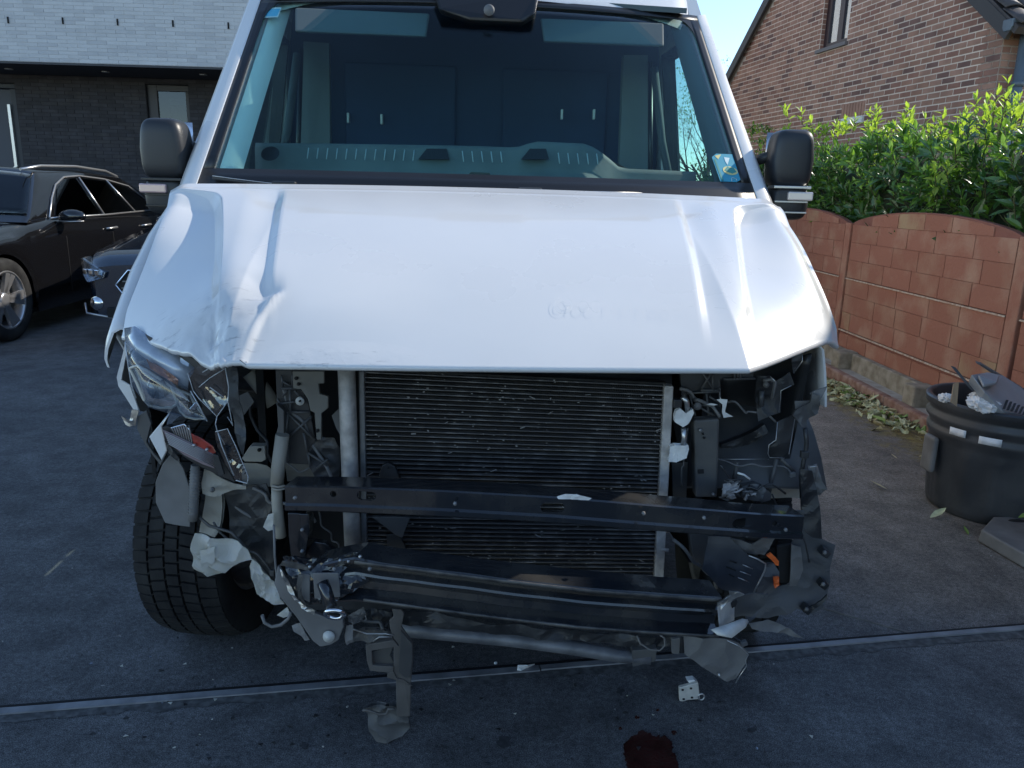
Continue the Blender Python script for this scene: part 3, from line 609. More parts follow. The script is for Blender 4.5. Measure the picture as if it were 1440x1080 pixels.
for px, py, ang, l, mi, lb in ((1308, 728, .5, .11, 0, 'curled pale leaf on the asphalt left of the bin foot'), (1362, 752, 1.4, .06, 2, 'small green leaf standing in the dirt below the bin'), (1262, 548, .2, .10, 0, 'pale leaf on the kerb edge next to the litter heap'), (1316, 634, 2.8, .10, 1, 'dry leaf tucked between the kerb and the bin'), (1292, 642, .1, .08, 1, 'rolled dry leaf on the dirt left of the bin'), (1248, 688, 2.4, .09, 1, 'thin dry leaf lying alone on the asphalt between van and bin'), (1262, 645, 1.9, .05, 1, 'short crumpled leaf on the asphalt left of the bin'), (1432, 728, .2, .13, 2, 'green leaf resting on the grey plastic cover below the bin')):
    b = MB(); vs, fs = leaf_geo(l, l*.3, -.15); R3 = Matrix.Rotation(ang-PI/2, 3, 'Z') @ Matrix.Rotation(.12, 3, 'X') @ Matrix.Rotation(.2, 3, 'Y'); c = G(px, py, .13 if px == 1432 else .008)
    b.add([c+R3 @ v for v in vs], fs); tag(b.build('fallen_leaf', dry[mi], recalc=False), lb, 'leaf', 'single fallen leaves')
# ------------------------------------------------------------------ bare tree
TR = thing('bare_tree', (4.9, 19, 0), 'bare branched tree with first small leaves seen between the van and the brick house', 'tree')
tb = MB(); tw = MB(); tlf = MB(); rt = random.Random(5)
def grow(p, d, l, r, lev):
    q = p.copy(); pts = [q.copy()]; rs = [r]
    for i in range(4):
        d = (d+Vector((rt.uniform(-.16, .16), rt.uniform(-.16, .16), .05))).normalized(); q = q+d*l/4; pts.append(q.copy()); rs.append(r*(1-.12*(i+1)))
        if lev >= 3 or (lev > 0 and rt.random() < .6):
            pass
    (tb if lev < 2 else tw).tube(pts, rs, 7 if lev < 2 else 3, 0, True, False)
    if lev >= 5:
        for _ in range(5):
            c = pts[rt.randint(1, 4)]+Vector((rt.gauss(0, .05), rt.gauss(0, .05), rt.gauss(0, .05))); a = rt.uniform(0, 6); s = rt.uniform(.025, .05)
            tlf.add([c, c+Vector((s*math.cos(a), s*math.sin(a), .01)), c+Vector((s*math.cos(a+1), s*math.sin(a+1), s))], [(0, 1, 2)])
        return
    for i in range(3 if lev else 5):
        k = rt.randint(2, 4) if lev else rt.randint(2, 4)
        a = rt.uniform(0, 2*PI); o1 = d.orthogonal().normalized(); o2 = d.cross(o1); nd = (d*rt.uniform(.6, 1.1)+(o1*math.cos(a)+o2*math.sin(a))*rt.uniform(.4, .8)).normalized()
        grow(pts[k], nd, l*rt.uniform(.62, .8), rs[k]*.58, lev+1)
grow(Vector((4.9, 19, 0)), Vector((0, 0, 1)), 2.0, .13, 0)
bark = mat('tree_bark', (0.12, 0.10, 0.085), 0.9, var=0.3, vscale=20, bump=0.4)
tb.build('trunk', bark, TR, recalc=False); cr = tw.build('crown', bark, TR, kind='stuff', recalc=False); tlf.build('foliage', lfm[1], TR, kind='stuff', recalc=False)
# evergreen shrubs that show through the cab's side window
for cx, cy, r, h_, lb in ((3.9, 12.5, 1.1, 2.3, 'loose green shrub at the far end of the drive behind the hedge'),):
    SH = thing('garden_shrub', (cx, cy, 0), lb, 'shrub'); b = MB(); s_ = MB()
    for i in range(2600):
        a, q, z = rt.uniform(0, 2*PI), rt.random()**.4, rt.random()
        p = Vector((cx+r*q*math.cos(a)*math.sin(PI*(.15+.75*z)), cy+r*q*math.sin(a)*math.sin(PI*(.15+.75*z)), .2+h_*z)); vs, fs = leaf_geo(rt.uniform(.06, .1), .03, .1)
        R3 = Matrix.Rotation(rt.uniform(0, 6), 3, 'Z') @ Matrix.Rotation(rt.uniform(-1.2, 1.2), 3, 'X'); b.add([p+R3 @ v for v in vs], fs, rt.choice((0, 1, 2)))
    for i in range(14): a = rt.uniform(0, 6.3); s_.tube([(cx, cy, 0), (cx+.4*r*math.cos(a), cy+.4*r*math.sin(a), h_*.5), (cx+.8*r*math.cos(a), cy+.8*r*math.sin(a), h_*.95)], [.02, .012, .004], 5)
    b.build('foliage', lfm, SH, kind='stuff', recalc=False); s_.build('stem', bark, SH)
# ------------------------------------------------------------------ rubbish bin
bc = G(1402, 727); bc.y += .12; bc.x += .03
BIN = thing('rubbish_bin', tuple(bc), 'round ribbed dark plastic rubbish tub filled with scrap beside the fence', 'bin')
bz = U(1385, 563, bc.y).z; rb0 = (U(1398+77, 700, bc.y).x-U(1398, 700, bc.y).x); rb1 = rb0*1.19
binm = mat('scuffed_black_tub', (0.032, 0.034, 0.038), 0.45, col2=(0.055, 0.056, 0.058), vscale=6, rvar=.1, bump=.15, bscale=40)
b = MB(); nseg = 96; prof = []
hs = [0, .02, .08, .2, .4, .55, .62, .66, .70, .74, .76, .79, .83, .86, .89, .92, .95, .985, 1.0]
def binr(h): return rb0+(rb1-rb0)*h
P = []
for h in hs:
    row = []
    for j in range(nseg+1):
        a = 2*PI*j/nseg; r = binr(h)-(.012 if h == 0 else 0)
        if .05 < h < .64: r += .005*(1 if math.sin(a*14) > .2 else 0)
        if h in (.70, .74): r += .010
        if h in (.83, .86): r += .014
        if h > .92: r += .018
        row.append(bc+Vector((r*math.cos(a), r*math.sin(a), bz*h)))
    P.append(row)
b.grid(P, 0, True)
P = [[bc+Vector(((r)*math.cos(2*PI*j/nseg), r*math.sin(2*PI*j/nseg), z)) for j in range(nseg+1)] for r, z in ((rb1+.018, bz), (rb1+.012, bz+.008), (rb1-.004, bz+.008), (rb1-.012, bz), (rb1-.02, bz*.8), (rb0, .05), (.001, .04))]
b.grid(P, 0, True); body = b.build('tub', binm, BIN)
def on_bin(px, h, dr=.0):
    # point on the outside of the tub at picture column px and height fraction h
    best = None
    for j in range(720):
        a = PI+PI*j/720; r = binr(h)+dr; p = bc+Vector((r*math.cos(a), r*math.sin(a), bz*h)); e = abs(proj(p)[0]-px)
        if best is None or e < best[0]: best = (e, a)
    return best[1]
for p0, p1, hh in ((1341, 1362, .79), (1379, 1409, .775)):
    a0, a1 = on_bin(p0, hh), on_bin(p1, hh); b = MB()
    P = [[bc+Vector(((binr(hh)+.022+q_)*math.cos(a0+(a1-a0)*i/6), (binr(hh)+.022+q_)*math.sin(a0+(a1-a0)*i/6), bz*hh+z)) for z, q_ in ((-.022, -.002), (.012, .0))] for i in range(7)]
    b.grid(P, t=(0, .002, 0)); b.build('paper_label', M['paper'], BIN)
a0 = on_bin(1322, .5); b = MB(); c = bc+Vector(((binr(.5)+.02)*math.cos(a0), (binr(.5)+.02)*math.sin(a0), bz*.45)); b.obox(c+Vector((-.015, .03, .03)), (.03, .09, .17)); b.build('side_handle', M['grey'], BIN, bevel=.02, seg=3)
b = MB(); b.lathe([(.001, 0), (rb1-.02, .0), (rb1-.02, .01)], bc+Vector((0, 0, bz*.72)), n=40); b.build('packed_rubbish', M['void'], BIN)
# scrap in the tub: each piece its own thing
def at_bin(px, py, dy=0): return U(px, py, bc.y+dy)
lg = mat('light_grey_plastic', (0.30, 0.315, 0.33), 0.45, var=.06, vscale=8, bump=.05)
SC = thing('plastic_housing', tuple(at_bin(1400, 545)), 'light grey vented plastic housing lying tilted on top of the rubbish tub', 'plastic part')
A = [at_bin(1366, 526, -.18), at_bin(1387, 523, .05), at_bin(1411, 527, .07), at_bin(1462, 562, .04), at_bin(1462, 590, -.12), at_bin(1411, 579, -.26), at_bin(1385, 551, -.24)]
b = MB(); b.plate(A, (0.01, .03, -.045)); b.build('shell', lg, SC, bevel=.008, seg=3)
for i in range(8):
    p = at_bin(1414+i*5.5, 563+i*2.3, -.2); q = at_bin(1409+i*5.5, 576+i*1.6, -.25); b = MB(); n_ = Vector((-.01, -.02, .012)); b.plate([p+n_*.3, q+n_*.3, q+n_*.3+Vector((.008, 0, 0)), p+n_*.3+Vector((.008, 0, 0))], (0, -.006, .002)); b.build('vent_slat', M['black'], SC)
b = MB(); b.plate([at_bin(1375, 531, -.19), at_bin(1386, 527, -.02), at_bin(1405, 531, -.0), at_bin(1400, 541, -.2), at_bin(1382, 546, -.24)], (0, -.003, .014)); b.build('raised_panel', lg, SC, bevel=.005)
def scrap(nm, m, pts, t, lb, cat, bev=.002):
    b = MB(); b.plate(pts, t); return tag(b.build(nm, m, bevel=bev), lb, cat)
scrap('plastic_strip', M['dgrey'], [at_bin(1338, 516, -.1), at_bin(1345, 518, -.1), at_bin(1373, 552, -.2), at_bin(1366, 549, -.2)], (0, .012, .004), 'dark flat plastic strip leaning in the left side of the tub', 'plastic strip')
scrap('cardboard_offcut', mat('brown_card', (.34, .24, .15), .8), [at_bin(1341, 540, -.12), at_bin(1349, 537, -.12), at_bin(1346, 572, -.16), at_bin(1337, 566, -.16)], (0, .006, 0), 'upright brown cardboard offcut in the left side of the tub', 'cardboard')
scrap('grey_batten', M['grey'], [at_bin(1373, 511, .1), at_bin(1381, 513, .1), at_bin(1440, 548, .16), at_bin(1436, 552, .16)], (0, .015, .01), 'grey plastic batten lying behind the light grey housing in the tub', 'batten')
def crumple(c, r, sd_, sz=(1, 1, .7)):
    b = MB(); rows = []
    for i in range(15):
        th = PI*i/14; rows.append([c+Vector((sz[0]*math.sin(th)*math.cos(2*PI*j/20), sz[1]*math.sin(th)*math.sin(2*PI*j/20), sz[2]*math.cos(th)))*r*(1+.42*nz(3*math.sin(th)*math.cos(2*PI*j/20)+sd_, 3*math.sin(th)*math.sin(2*PI*j/20), 3*math.cos(th))+.2*nz(sd_+7*math.cos(th), 8*math.sin(2*PI*j/20), 7*math.cos(2*PI*j/20))) for j in range(21)])
    return b.grid(rows, 0, False)
for k, (px, py, r, dy, lb) in enumerate(((1377, 567, .045, -.19, 'crumpled white paper ball in the tub, left one beside the card'), (1389, 571, .05, -.2, 'crumpled white paper ball in the tub below the grey housing'), (1374, 558, .03, -.14, 'smaller white paper ball behind the other two in the tub'), (1330, 560, .03, -.05, 'torn pale paper scrap at the left rim of the tub'))):
    tag(crumple(at_bin(px, py, dy), r, k*2.3).build('paper_ball', M['paper']), lb, 'paper', 'crumpled paper in the tub')
# grey plastic cover on the ground in front of the tub
p0 = G(1374, 762)
cv = thing('plastic_cover', tuple(p0), 'flat dark grey plastic cover lying on the ground in front of the rubbish tub', 'plastic cover')
b = MB(); z_ = .05; ring0 = [G(1376, 752), G(1392, 744, .06), G(1470, 742, .1), G(1500, 800), G(1440, 797)]
ring0 = [Vector((p.x, p.y, 0.003)) for p in (G(1374, 762), G(1392, 742), G(1480, 742), G(1490, 815), G(1438, 800))]
top = [p.lerp(sum(ring0, Vector())/5, .05)+Vector((0, 0, .055)) for p in ring0]
b.add(ring0+top, [(4, 3, 2, 1, 0), (5, 6, 7, 8, 9)]+[(i, (i+1) % 5, (i+1) % 5+5, i+5) for i in range(5)])
b.build('lid', M['grey'], cv, bevel=.008, seg=3)
b = MB(); b.lathe([(.001, .0), (.03, 0), (.034, -.004)], G(1428, 750, .0)+Vector((0, 0, .0605)), Matrix.Diagonal((1.3, .5, 1)), n=20); b.build('grip_hole', M['void'], cv)
# ------------------------------------------------------------------ parked cars (local axes: front at -y, length +y)
def lerp(a, b, t): return a+(b-a)*t
def pw(pts, x):
    if x <= pts[0][0]: return pts[0][1]
    for (a, b), (c, d) in zip(pts, pts[1:]):
        if x <= c:
            t = (x-a)/(c-a); return b+(d-b)*(t*t*(3-2*t) if False else t)
    return pts[-1][1]
def sm(pts, x):                                                   # smoothed piecewise
    return (pw(pts, x-.06)+2*pw(pts, x)+pw(pts, x+.06))/4
def wheel(root, c, rad, wid, side, rimr, nm='wheel', spokes=5, tm=None, steer=0.0):
    Rm = Matrix.Rotation(steer, 3, 'Z') @ Matrix.Rotation(side*PI/2, 3, 'Y')   # local z points outwards
    c = Vector(c); b = MB(); w = wid/2
    b.lathe([(rimr, w*.86), (rimr+.02, w*.97), (rad*.90, w), (rad*.975, w*.86), (rad, w*.6), (rad, -w*.6), (rad*.975, -w*.86), (rad*.9, -w), (rimr, -w*.9)], c, Rm, 48)
    wh = b.build(nm, M['rubber'], root, local=True)
    b = MB(); b.lathe([(rimr, w*.88), (rimr-.012, w*.92), (rimr-.02, w*.75), (rimr-.035, w*.2), (rimr-.04, -w*.8)], c, Rm, 48); b.lathe([(.001, w*.62), (.05, w*.66), (.07, w*.55), (.07, w*.2)], c, Rm, 24)
    for k in range(spokes):
        for off in (-.16, .16):
            a = 2*PI*k/spokes+.3; a0 = a+off*.5; a1 = a+off
            p0 = Vector((.05*math.cos(a0), .05*math.sin(a0), w*.58)); p1 = Vector(((rimr-.02)*math.cos(a1), (rimr-.02)*math.sin(a1), w*.86)); t = (p1-p0).normalized(); s = Vector((-math.sin(a), math.cos(a), 0))*(.032); n = Vector((0, 0, .03))
            vs = [p0-s*.7, p0+s*.7, p1+s, p1-s]; b.add([c+Rm @ v for v in vs+[v-n for v in vs]], [(0, 1, 2, 3), (7, 6, 5, 4), (0, 4, 5, 1), (1, 5, 6, 2), (2, 6, 7, 3), (3, 7, 4, 0)])
    b.build('rim', M['rimm'], wh, local=True)
    b = MB(); b.lathe([(.001, -.01), (rimr*.72, -.01), (rimr*.72, .01), (.001, .01)], c, Rm, 32); b.build('brake_disc', M['steel'], wh, local=True)
    return wh
M['rimm'] = mat('alloy_rim', (0.5, 0.5, 0.51), 0.28, metal=0.8)
M['rub'] = mat('dusty_tyre', (0.06, 0.058, 0.055), 0.85, var=.2, vscale=20)
def car(name, loc, rz, label, paint, L, W, H, belt, hoodf, hoodb, wsb, wst, rst, rsb, wheels, wr, sill=.2, avant=True):
    R_ = thing(name, loc, label, 'car', rz=rz); hw = W/2
    ys = sorted(set([0, .03, .08, .16, .28]+[round(i*.05, 3) for i in range(8, int(L/.05)-3)]+[L-.12, L-.05, L]))
    def halfw(y): return hw*pw([(0, .76), (.08, .86), (.28, .95), (.8, 1.0), (L-.7, 1.0), (L-.15, .92), (L, .84)], y)
    def topz(y): return sm([(0, hoodf-.10), (.10, hoodf), (wsb, hoodb), (wsb+.4, belt), (L-.1, belt-.02), (L, belt-.1)], y)
    def low(y):
        z = pw([(0, sill+.05), (.3, sill), (L-.3, sill), (L, sill+.15)], y)
        for wy in wheels:
            d = abs(y-wy); ra = wr+.05
            if d < ra: z = max(z, wr-.02+math.sqrt(ra*ra-d*d))
        return z
    P = []
    for y in ys:
        w, t, l = halfw(y), topz(y), low(y); row = []
        mids = [l, lerp(l, t, .25), lerp(l, t, .5), lerp(l, t, .78), t-.05, t]
        offs = [-.012, 0, -.004, 0, -.015, -.055]
        for z, o_ in zip(mids, offs): row.append(Vector((w+o_, y, z)))
        for f, dz in ((.8, .018), (.5, .03), (.2, .036), (0, .038)): row.append(Vector(((w-.055)*f, y, t+dz)))
        P.append(row)
    b = MB(); b.grid(P); b.grid([[Vector((-p.x, p.y, p.z)) for p in r] for r in P])
    for r in (P[0], P[-1]):                                       # close both ends
        b.add(r+[Vector((-p.x, p.y, p.z)) for p in reversed(r[:-1])], [list(range(2*len(r)-1))])
    body = b.build('body', paint, R_, local=True)
    b = MB(); b.box((-hw+.16, .5, sill+.02), (hw-.16, L-.3, hoodf-.1)); b.box((-hw+.1, .35, sill-.02), (hw-.1, L-.3, sill+.02)); b.build('underbody', M['void'], R_, local=True)
    # greenhouse
    wb_ = hw*.955-.03; wt_ = hw*.66
    def gx(z): return lerp(wb_, wt_, max(0, (z-belt))/(H-.06-belt))
    gys = sorted(set([wsb-.02+i*.08 for i in range(int((rsb-wsb)/.08)+1)]+[wst, rst, rsb])); P = []
    def gz(y): return sm([(wsb-.02, hoodb+.01), (wst, H-.06), ((wst+rst)/2, H-.045), (rst, H-.09), (rsb, belt)], y)
    for y in gys:
        zt = max(gz(y), belt-.02); row = [Vector((gx(belt-.03+(zt-belt+.03)*k/5)-.0, y, belt-.03+(zt-belt+.03)*k/5)) for k in range(6)]
        xx = gx(zt)
        for f, dz in ((.93, .02), (.7, .038), (.35, .05), (0, .054)): row.append(Vector((xx*f, y, zt+dz*min(1, (zt-belt)/.3+.1))))
        P.append(row)
    b = MB(); b.grid(P); b.grid([[Vector((-p.x, p.y, p.z)) for p in r] for r in P]); b.build('roof', paint, R_, local=True)
    def sidep(s, y, z, o=.0): return Vector((s*(gx(z)+o), y, z))
    info = dict(R=R_, gx=gx, gz=gz, hw=hw, belt=belt, sidep=sidep, body=body, halfw=halfw, topz=topz, H=H)
    # windscreen
    P = [[Vector((x*gx(gz(y))*.97, y, gz(y)+.014+.052*(1-abs(x))**.6*min(1, (gz(y)-belt)/.3+.1))) for x in [i/8-1 for i in range(17)]] for y in [lerp(wsb+.08, wst-.06, k/8) for k in range(9)]]
    b = MB(); b.grid(P, t=(0, -.004, .004)); b.build('windscreen', M['cglass'], R_, local=True)
    for wy in wheels:
        for s in (1, -1): wheel(R_, (s*(hw-.115), wy, wr), wr, .235, s, wr*.70, spokes=5)
    return info
AL = G(22, 480); flank = AL.x; 
A = car('parked_estate_car', (flank-.93, AL.y-.97, 0), math.radians(1), 'black estate car with silver roof rails parked at the far left', M['carblack'], 4.94, 1.88, 1.53, 1.03, .80, .99, 1.50, 2.15, 4.0, 4.80, (.97, 3.90), .365)
def sidewin(I, pts, m, nm, s=1, o=.004, th=.006):
    b = MB(); b.plate([I['sidep'](s, y, z, o) for y, z in pts], (s*th, 0, .002)); return b.build(nm, m, I['R'], local=True)
gzA = A['gz']; bl = A['belt']; 
for s in (1, -1):
    sidewin(A, [(2.0, bl+.03), (2.34, bl+.28), (2.62, bl+.38), (2.86, bl+.40), (2.92, bl+.03)], M['cglass'], 'side_window', s)
    sidewin(A, [(3.0, bl+.03), (2.95, bl+.40), (3.5, bl+.375), (3.72, bl+.035)], M['cglass'], 'side_window', s)
    sidewin(A, [(3.80, bl+.04), (3.6, bl+.36), (3.95, bl+.31), (4.38, bl+.07)], M['cglass'], 'side_window', s)
    b = MB(); sp = A['sidep']
    top_ = [(1.86, bl+.015), (2.12, bl+.19), (2.36, bl+.325), (2.62, bl+.405), (2.95, bl+.425), (3.5, bl+.40), (4.0, bl+.33), (4.46, bl+.05)]
    b.tube([sp(s, y, z, .012) for y, z in top_], .010, 6); b.tube([sp(s, y, z, .016) for y, z in ((1.86, bl+.01), (3.0, bl+.015), (4.46, bl+.045))], .010, 6)
    b.tube([sp(s, 2.93, bl+.41, .012), sp(s, 2.96, bl+.02, .012)], .012, 6); b.tube([sp(s, 3.53, bl+.39, .012), sp(s, 3.76, bl+.03, .012)], .010, 6)
    b.build('window_trim', M['silver'], A['R'], local=True)
    b = MB(); b.tube([Vector((s*(wt_x := .60), 1.95+.0, gzA(2.25)+.02)), Vector((s*.60, 2.3, gzA(2.5)+.06)), Vector((s*.595, 3.0, gzA(3.0)+.07)), Vector((s*.58, 3.7, gzA(3.7)+.07)), Vector((s*.565, 4.0, gzA(4.0)+.04)), Vector((s*.56, 4.1, gzA(4.1)+.01))], .014, 8); b.build('roof_rail', M['silver'], A['R'], local=True)
    b = MB(); c = Vector((s*1.03, 1.98, bl+.03)); P = []
    for i in range(9):
        th = PI*i/8; P.append([c+Vector((s*.13*math.cos(th), .07*math.sin(th)*math.cos(2*PI*j/12), .065*math.sin(th)*math.sin(2*PI*j/12))) for j in range(13)])
    b.grid(P); b.tube([c-Vector((s*.05, 0, .03)), c-Vector((s*.17, -.03, .06))], .018, 6); mi = b.build('mirror', M['carblack'], A['R'], local=True)
    b = MB(); b.tube([c+Vector((s*.12, -.03, -.045)), c+Vector((0, -.072, -.05)), c+Vector((-s*.11, -.04, -.05))], .007, 5); b.build('trim_strip', M['silver'], mi, local=True)
    for hy in (2.83, 3.72):
        b = MB(); b.tube([Vector((s*(A['halfw'](hy)-.002), hy, .90)), Vector((s*(A['halfw'](hy)+.03), hy+.04, .905)), Vector((s*(A['halfw'](hy)+.03), hy+.19, .91)), Vector((s*(A['halfw'](hy)-.002), hy+.23, .91))], .013, 6); b.build('handle', M['silver'], A['R'], local=True)
    b = MB()
    for ya, yb in ((2.0, 2.0), (2.98, 2.98), (3.78, 3.78)):
        b.tube([Vector((s*(A['halfw'](ya)+.0005-.01*0), ya, z)) for z in (.32, .6, .85)]+[Vector((s*(A['halfw'](ya)-.045), ya, .985))], .0035, 4)
    b.build('door_seam', M['void'], A['R'], local=True)
    b = MB(); b.box((s*.62-.12, .02, .60), (s*.62+.12, .07, .70)); b.build('headlight', M['lens'], A['R'], local=True, bevel=.02)
b = MB(); b.box((-.45, -.012, .33), (.45, .03, .68)); b.build('grille', M['black'], A['R'], local=True, bevel=.03)
# second car, nose towards us behind the van's left wing
FB = G(121, 462)
F_ = car('parked_saloon_car', (FB.x+1.21, FB.y-.78, 0), math.radians(-4), 'dark blue car facing the camera between the estate car and the van', M['carnavy'], 4.75, 1.85, 1.46, .98, .76, .96, 1.35, 2.1, 3.7, 4.5, (.93, 3.75), .33)
for s in (1, -1):
    sidewin(F_, [(1.85, 1.01), (2.25, 1.30), (2.8, 1.34), (2.86, 1.0)], M['cglass'], 'side_window', s); sidewin(F_, [(2.94, 1.0), (2.9, 1.34), (3.4, 1.29), (3.8, 1.02)], M['cglass'], 'side_window', s)
    c = Vector((s*1.0, 1.95, 1.0)); b = MB(); b.grid([[c+Vector((s*.12*math.cos(PI*i/8), .07*math.sin(PI*i/8)*math.cos(2*PI*j/12), .065*math.sin(PI*i/8)*math.sin(2*PI*j/12))) for j in range(13)] for i in range(9)]); b.tube([c-Vector((s*.05, 0, .03)), c-Vector((s*.16, -.02, .06))], .018, 6); b.build('mirror', M['carnavy'], F_['R'], local=True)
    # swept headlight
    hw_ = F_['halfw']; pts = [Vector((s*.885, .26, .745)), Vector((s*.84, .08, .74)), Vector((s*.58, -.032, .635)), Vector((s*.60, -.036, .585)), Vector((s*.75, -.01, .545)), Vector((s*.86, .12, .60))]
    b = MB(); b.plate(pts, (0, .03, 0)); hl = b.build('headlight', M['reflector'], F_['R'], local=True, bevel=.006)
    b = MB(); b.plate([p+Vector((s*.006, -.012, 0)) for p in pts], (0, .005, 0)); b.build('lamp_glass', M['lens'], hl, local=True)
    b = MB()
    for k in range(3): b.obox((s*(.66+.07*k), -.012+.03*k, .63), (.05, .03, .045), Matrix.Rotation(s*.4, 3, 'Z'))
    b.build('lamp_unit', M['chrome'], hl, local=True, bevel=.006)
    b = MB(); b.lathe([(.001, .02), (.045, .02), (.055, 0), (.06, .0)], (s*.70, .0, .36), Matrix.Rotation(PI/2, 3, 'X'), 20); b.build('fog_lamp', M['chrome'], F_['R'], local=True)
    b = MB(); b.tube([Vector((s*.84, .055, .35)), Vector((s*.80, -.0, .27)), Vector((s*.55, -.022, .24))], .01, 6); b.build('bumper_trim', M['silver'], F_['R'], local=True)
hexa = [(-.49, .53), (-.37, .66), (.37, .66), (.49, .53), (.36, .36), (-.36, .36)]
b = MB(); b.plate([Vector((x, -.035, z)) for x, z in hexa], (0, .04, 0)); gr = b.build('grille', M['void'], F_['R'], local=True)
b = MB(); b.tube([Vector((x, -.042, z)) for x, z in hexa+hexa[:1]], .008, 6, sm=False); b.build('grille_surround', M['chrome'], gr, local=True)
for k in range(5):
    z = .39+k*.058; w = .36+(.13*(z-.36)/.17 if z < .53 else .13-(z-.53)*.95); b = MB(); b.box((-w+.03, -.045, z-.005), (w-.03, -.036, z+.005)); b.build('grille_bar', M['tank'], gr, local=True)
b = MB(); b.box((-.6, -.034, .24), (.6, .03, .33)); b.build('lower_intake', M['void'], F_['R'], local=True, bevel=.01)
b = MB(); b.box((-.26, -.05, .33), (.26, -.037, .40)); b.build('plate_holder', M['black'], F_['R'], local=True)
# sticker behind its windscreen
b = MB(); yq = 1.42; P0 = [Vector((-.64, 1.42, 1.06)), Vector((-.36, 1.40, 1.075)), Vector((-.35, 1.53, 1.18)), Vector((-.58, 1.55, 1.17))]
b.plate(P0, (0, -.004, .004)); st = b.build('sticker', M['greenst'], F_['R'], local=True)
c = sum(P0, Vector())/4+Vector((0, -.006, .006)); n_ = (P0[1]-P0[0]).cross(P0[3]-P0[0]).normalized(); n_ = n_ if n_.y < 0 else -n_
Rq = n_.to_track_quat('Z', 'Y').to_matrix(); b = MB(); b.lathe([(.001, .001), (.038, .001), (.038, 0)], c+n_*.004, Rq @ Matrix.Diagonal((1.3, .8, 1)), 20); b.build('oval_mark', M['lobe'], st, local=True)
# ------------------------------------------------------------------ the damaged van
VAN = thing('white_van', tuple(V(0, 4.4, 0)), 'white panel van with its front bumper and grille torn off and its left headlamp smashed', 'van')
def hx_(z): return 1.0 if z < 1.35 else (1.0-(z-1.35)*.13)
def ss(a, b, x): t = max(0, min(1, (x-a)/(b-a))); return t*t*(3-2*t)
# bonnet
def lin(a, b, x): return max(0.0, min(1.0, (x-a)/(b-a)))
def bon_c2(s): return lerp(.60, .475, s)
def bon_d1(s): return min(lerp(.80, .585, s)+.05*(1-ss(.0, .2, s))+.22*(1-ss(.0, .13, s)), .90)
def bon_z(x, y, s):
    ax = abs(x); e = ax/.93
    zf = 1.003+.022*(ax > .575)*ss(.575, .9, ax)
    z = 1.378+.012*(1-e*e)+(zf-1.378)*(.56*s+.44*s**2.8)
    c2, d1 = bon_c2(s), bon_d1(s); r2 = ss(.02, .22, s)
    z -= .0115*r2*(1-ss(.74, .97, s))*lin(c2, c2+.020, ax)*(1-ss(c2+.02, c2+.12, ax)*.96)
    dep = .040*ss(.05, .2, s)*(1-ss(.55, 1, s))
    z -= dep*lin(d1, d1+.024, ax)**.8
    z += dep*.55*ss(d1+.05, .93, ax)*(1-.6*s)
    z -= .022*ss(.88, .955, ax)**2
    if x < -.1:                                                           # crash damage on the left front corner
        z += .022*math.exp(-((x+.62)/.09)**2)*ss(.5, .8, s)*(1-ss(.88, 1, s))
        z -= .014*ss(-.74, -.92, x)*ss(.45, .85, s)
        dy = max(0, 1.80-y); cx = -.478-.50*dy+1.1*dy*dy
        m_ = ss(1.80, 1.765, y)*(1-.55*ss(1.70, 1.62, y))
        z += .014*m_*(1-lin(cx, cx+.016, x))*math.exp(-((x-cx)/.055)**2)             # sharp fold that runs from the crease to the edge
        w_ = .01+.14*ss(1.77, 1.92, y)
        z += .013*ss(1.62, 1.76, y)*(1-ss(1.77, 2.05, y))*ss(cx-w_, cx+.01, x)*(1-ss(-.45, -.10, x))
        q = math.exp(-((x+.585+.25*(y-1.62))/.035)**2)*ss(1.84, 1.70, y)
        z -= .014*q*(1-.6*ss(1.70, 1.63, y))*(1+1.0*nz(x*45, y*45)); z += .010*q*abs(nz(x*90+3, y*70))
        q2 = ss(1.94, 1.72, y)*ss(-.56, -.66, x)
        z += q2*(.0035*math.sin(34*(y-1.6)+20*x+3*nz(x*9, y*9))+.005*nz(x*34, y*34))
        z -= .020*ss(1.72, 1.64, y)*ss(-.58, -.62, x)*ss(-.90, -.75, x)*.4
    return z
def bon_yf(x):
    ax = abs(x)
    if ax < .575: return 1.605+.03*(ax/.575)**2
    return 1.635+.31*((ax-.575)/.345)**1.0
def bon_w(s, x=1): return (lerp(.955, .957, s)-.012*ss(.93, 1, s)) if x > 0 else lerp(.945, .905, s)-.022*math.sin(PI*min(1, s))-.01*ss(.9, 1, s)
rowsS = [i/120 for i in range(121)]
def bon_xs(s):
    c2, d1 = bon_c2(s), bon_d1(s); wl_, wr_2 = bon_w(s, -1), bon_w(s, 1)
    kn = [(-wl_, 34), (-min(d1+.024, wl_-.02), 8), (-min(d1, wl_-.03), 30), (-(c2+.02), 8), (-c2, 110), (c2, 8), (c2+.02, 26), (min(d1, wr_2-.03), 8), (min(d1+.024, wr_2-.02), 34), (wr_2, 0)]
    xs = []
    for (a_, n_), (b_, _) in zip(kn, kn[1:]): xs += [a_+(b_-a_)*i/n_ for i in range(n_)]
    return xs+[wr_2]
P = []
for s in rowsS:
    row = []
    for x in bon_xs(s):
        y = lerp(2.47, bon_yf(x), s); row.append(V(x-.01, y, bon_z(x, y, s)))
    P.append(row)
fr_ = []                                                        # rolled front lip
for k, (dy, dz) in enumerate(((-.004, -.003), (-.005, -.010), (.002, -.015), (.03, -.017))):
    fr_.append([V(x-.01, bon_yf(x)+dy, bon_z(x, bon_yf(x), 1)+dz) for x in bon_xs(1)])
b = MB(); b.grid(P+fr_, 0, True)
inn = [[p+Vector((0, .0, -.022)) for p in r[2:-2]] for r in P[3:-2:3]]
b2 = MB(); b2.grid(inn, 0, True)
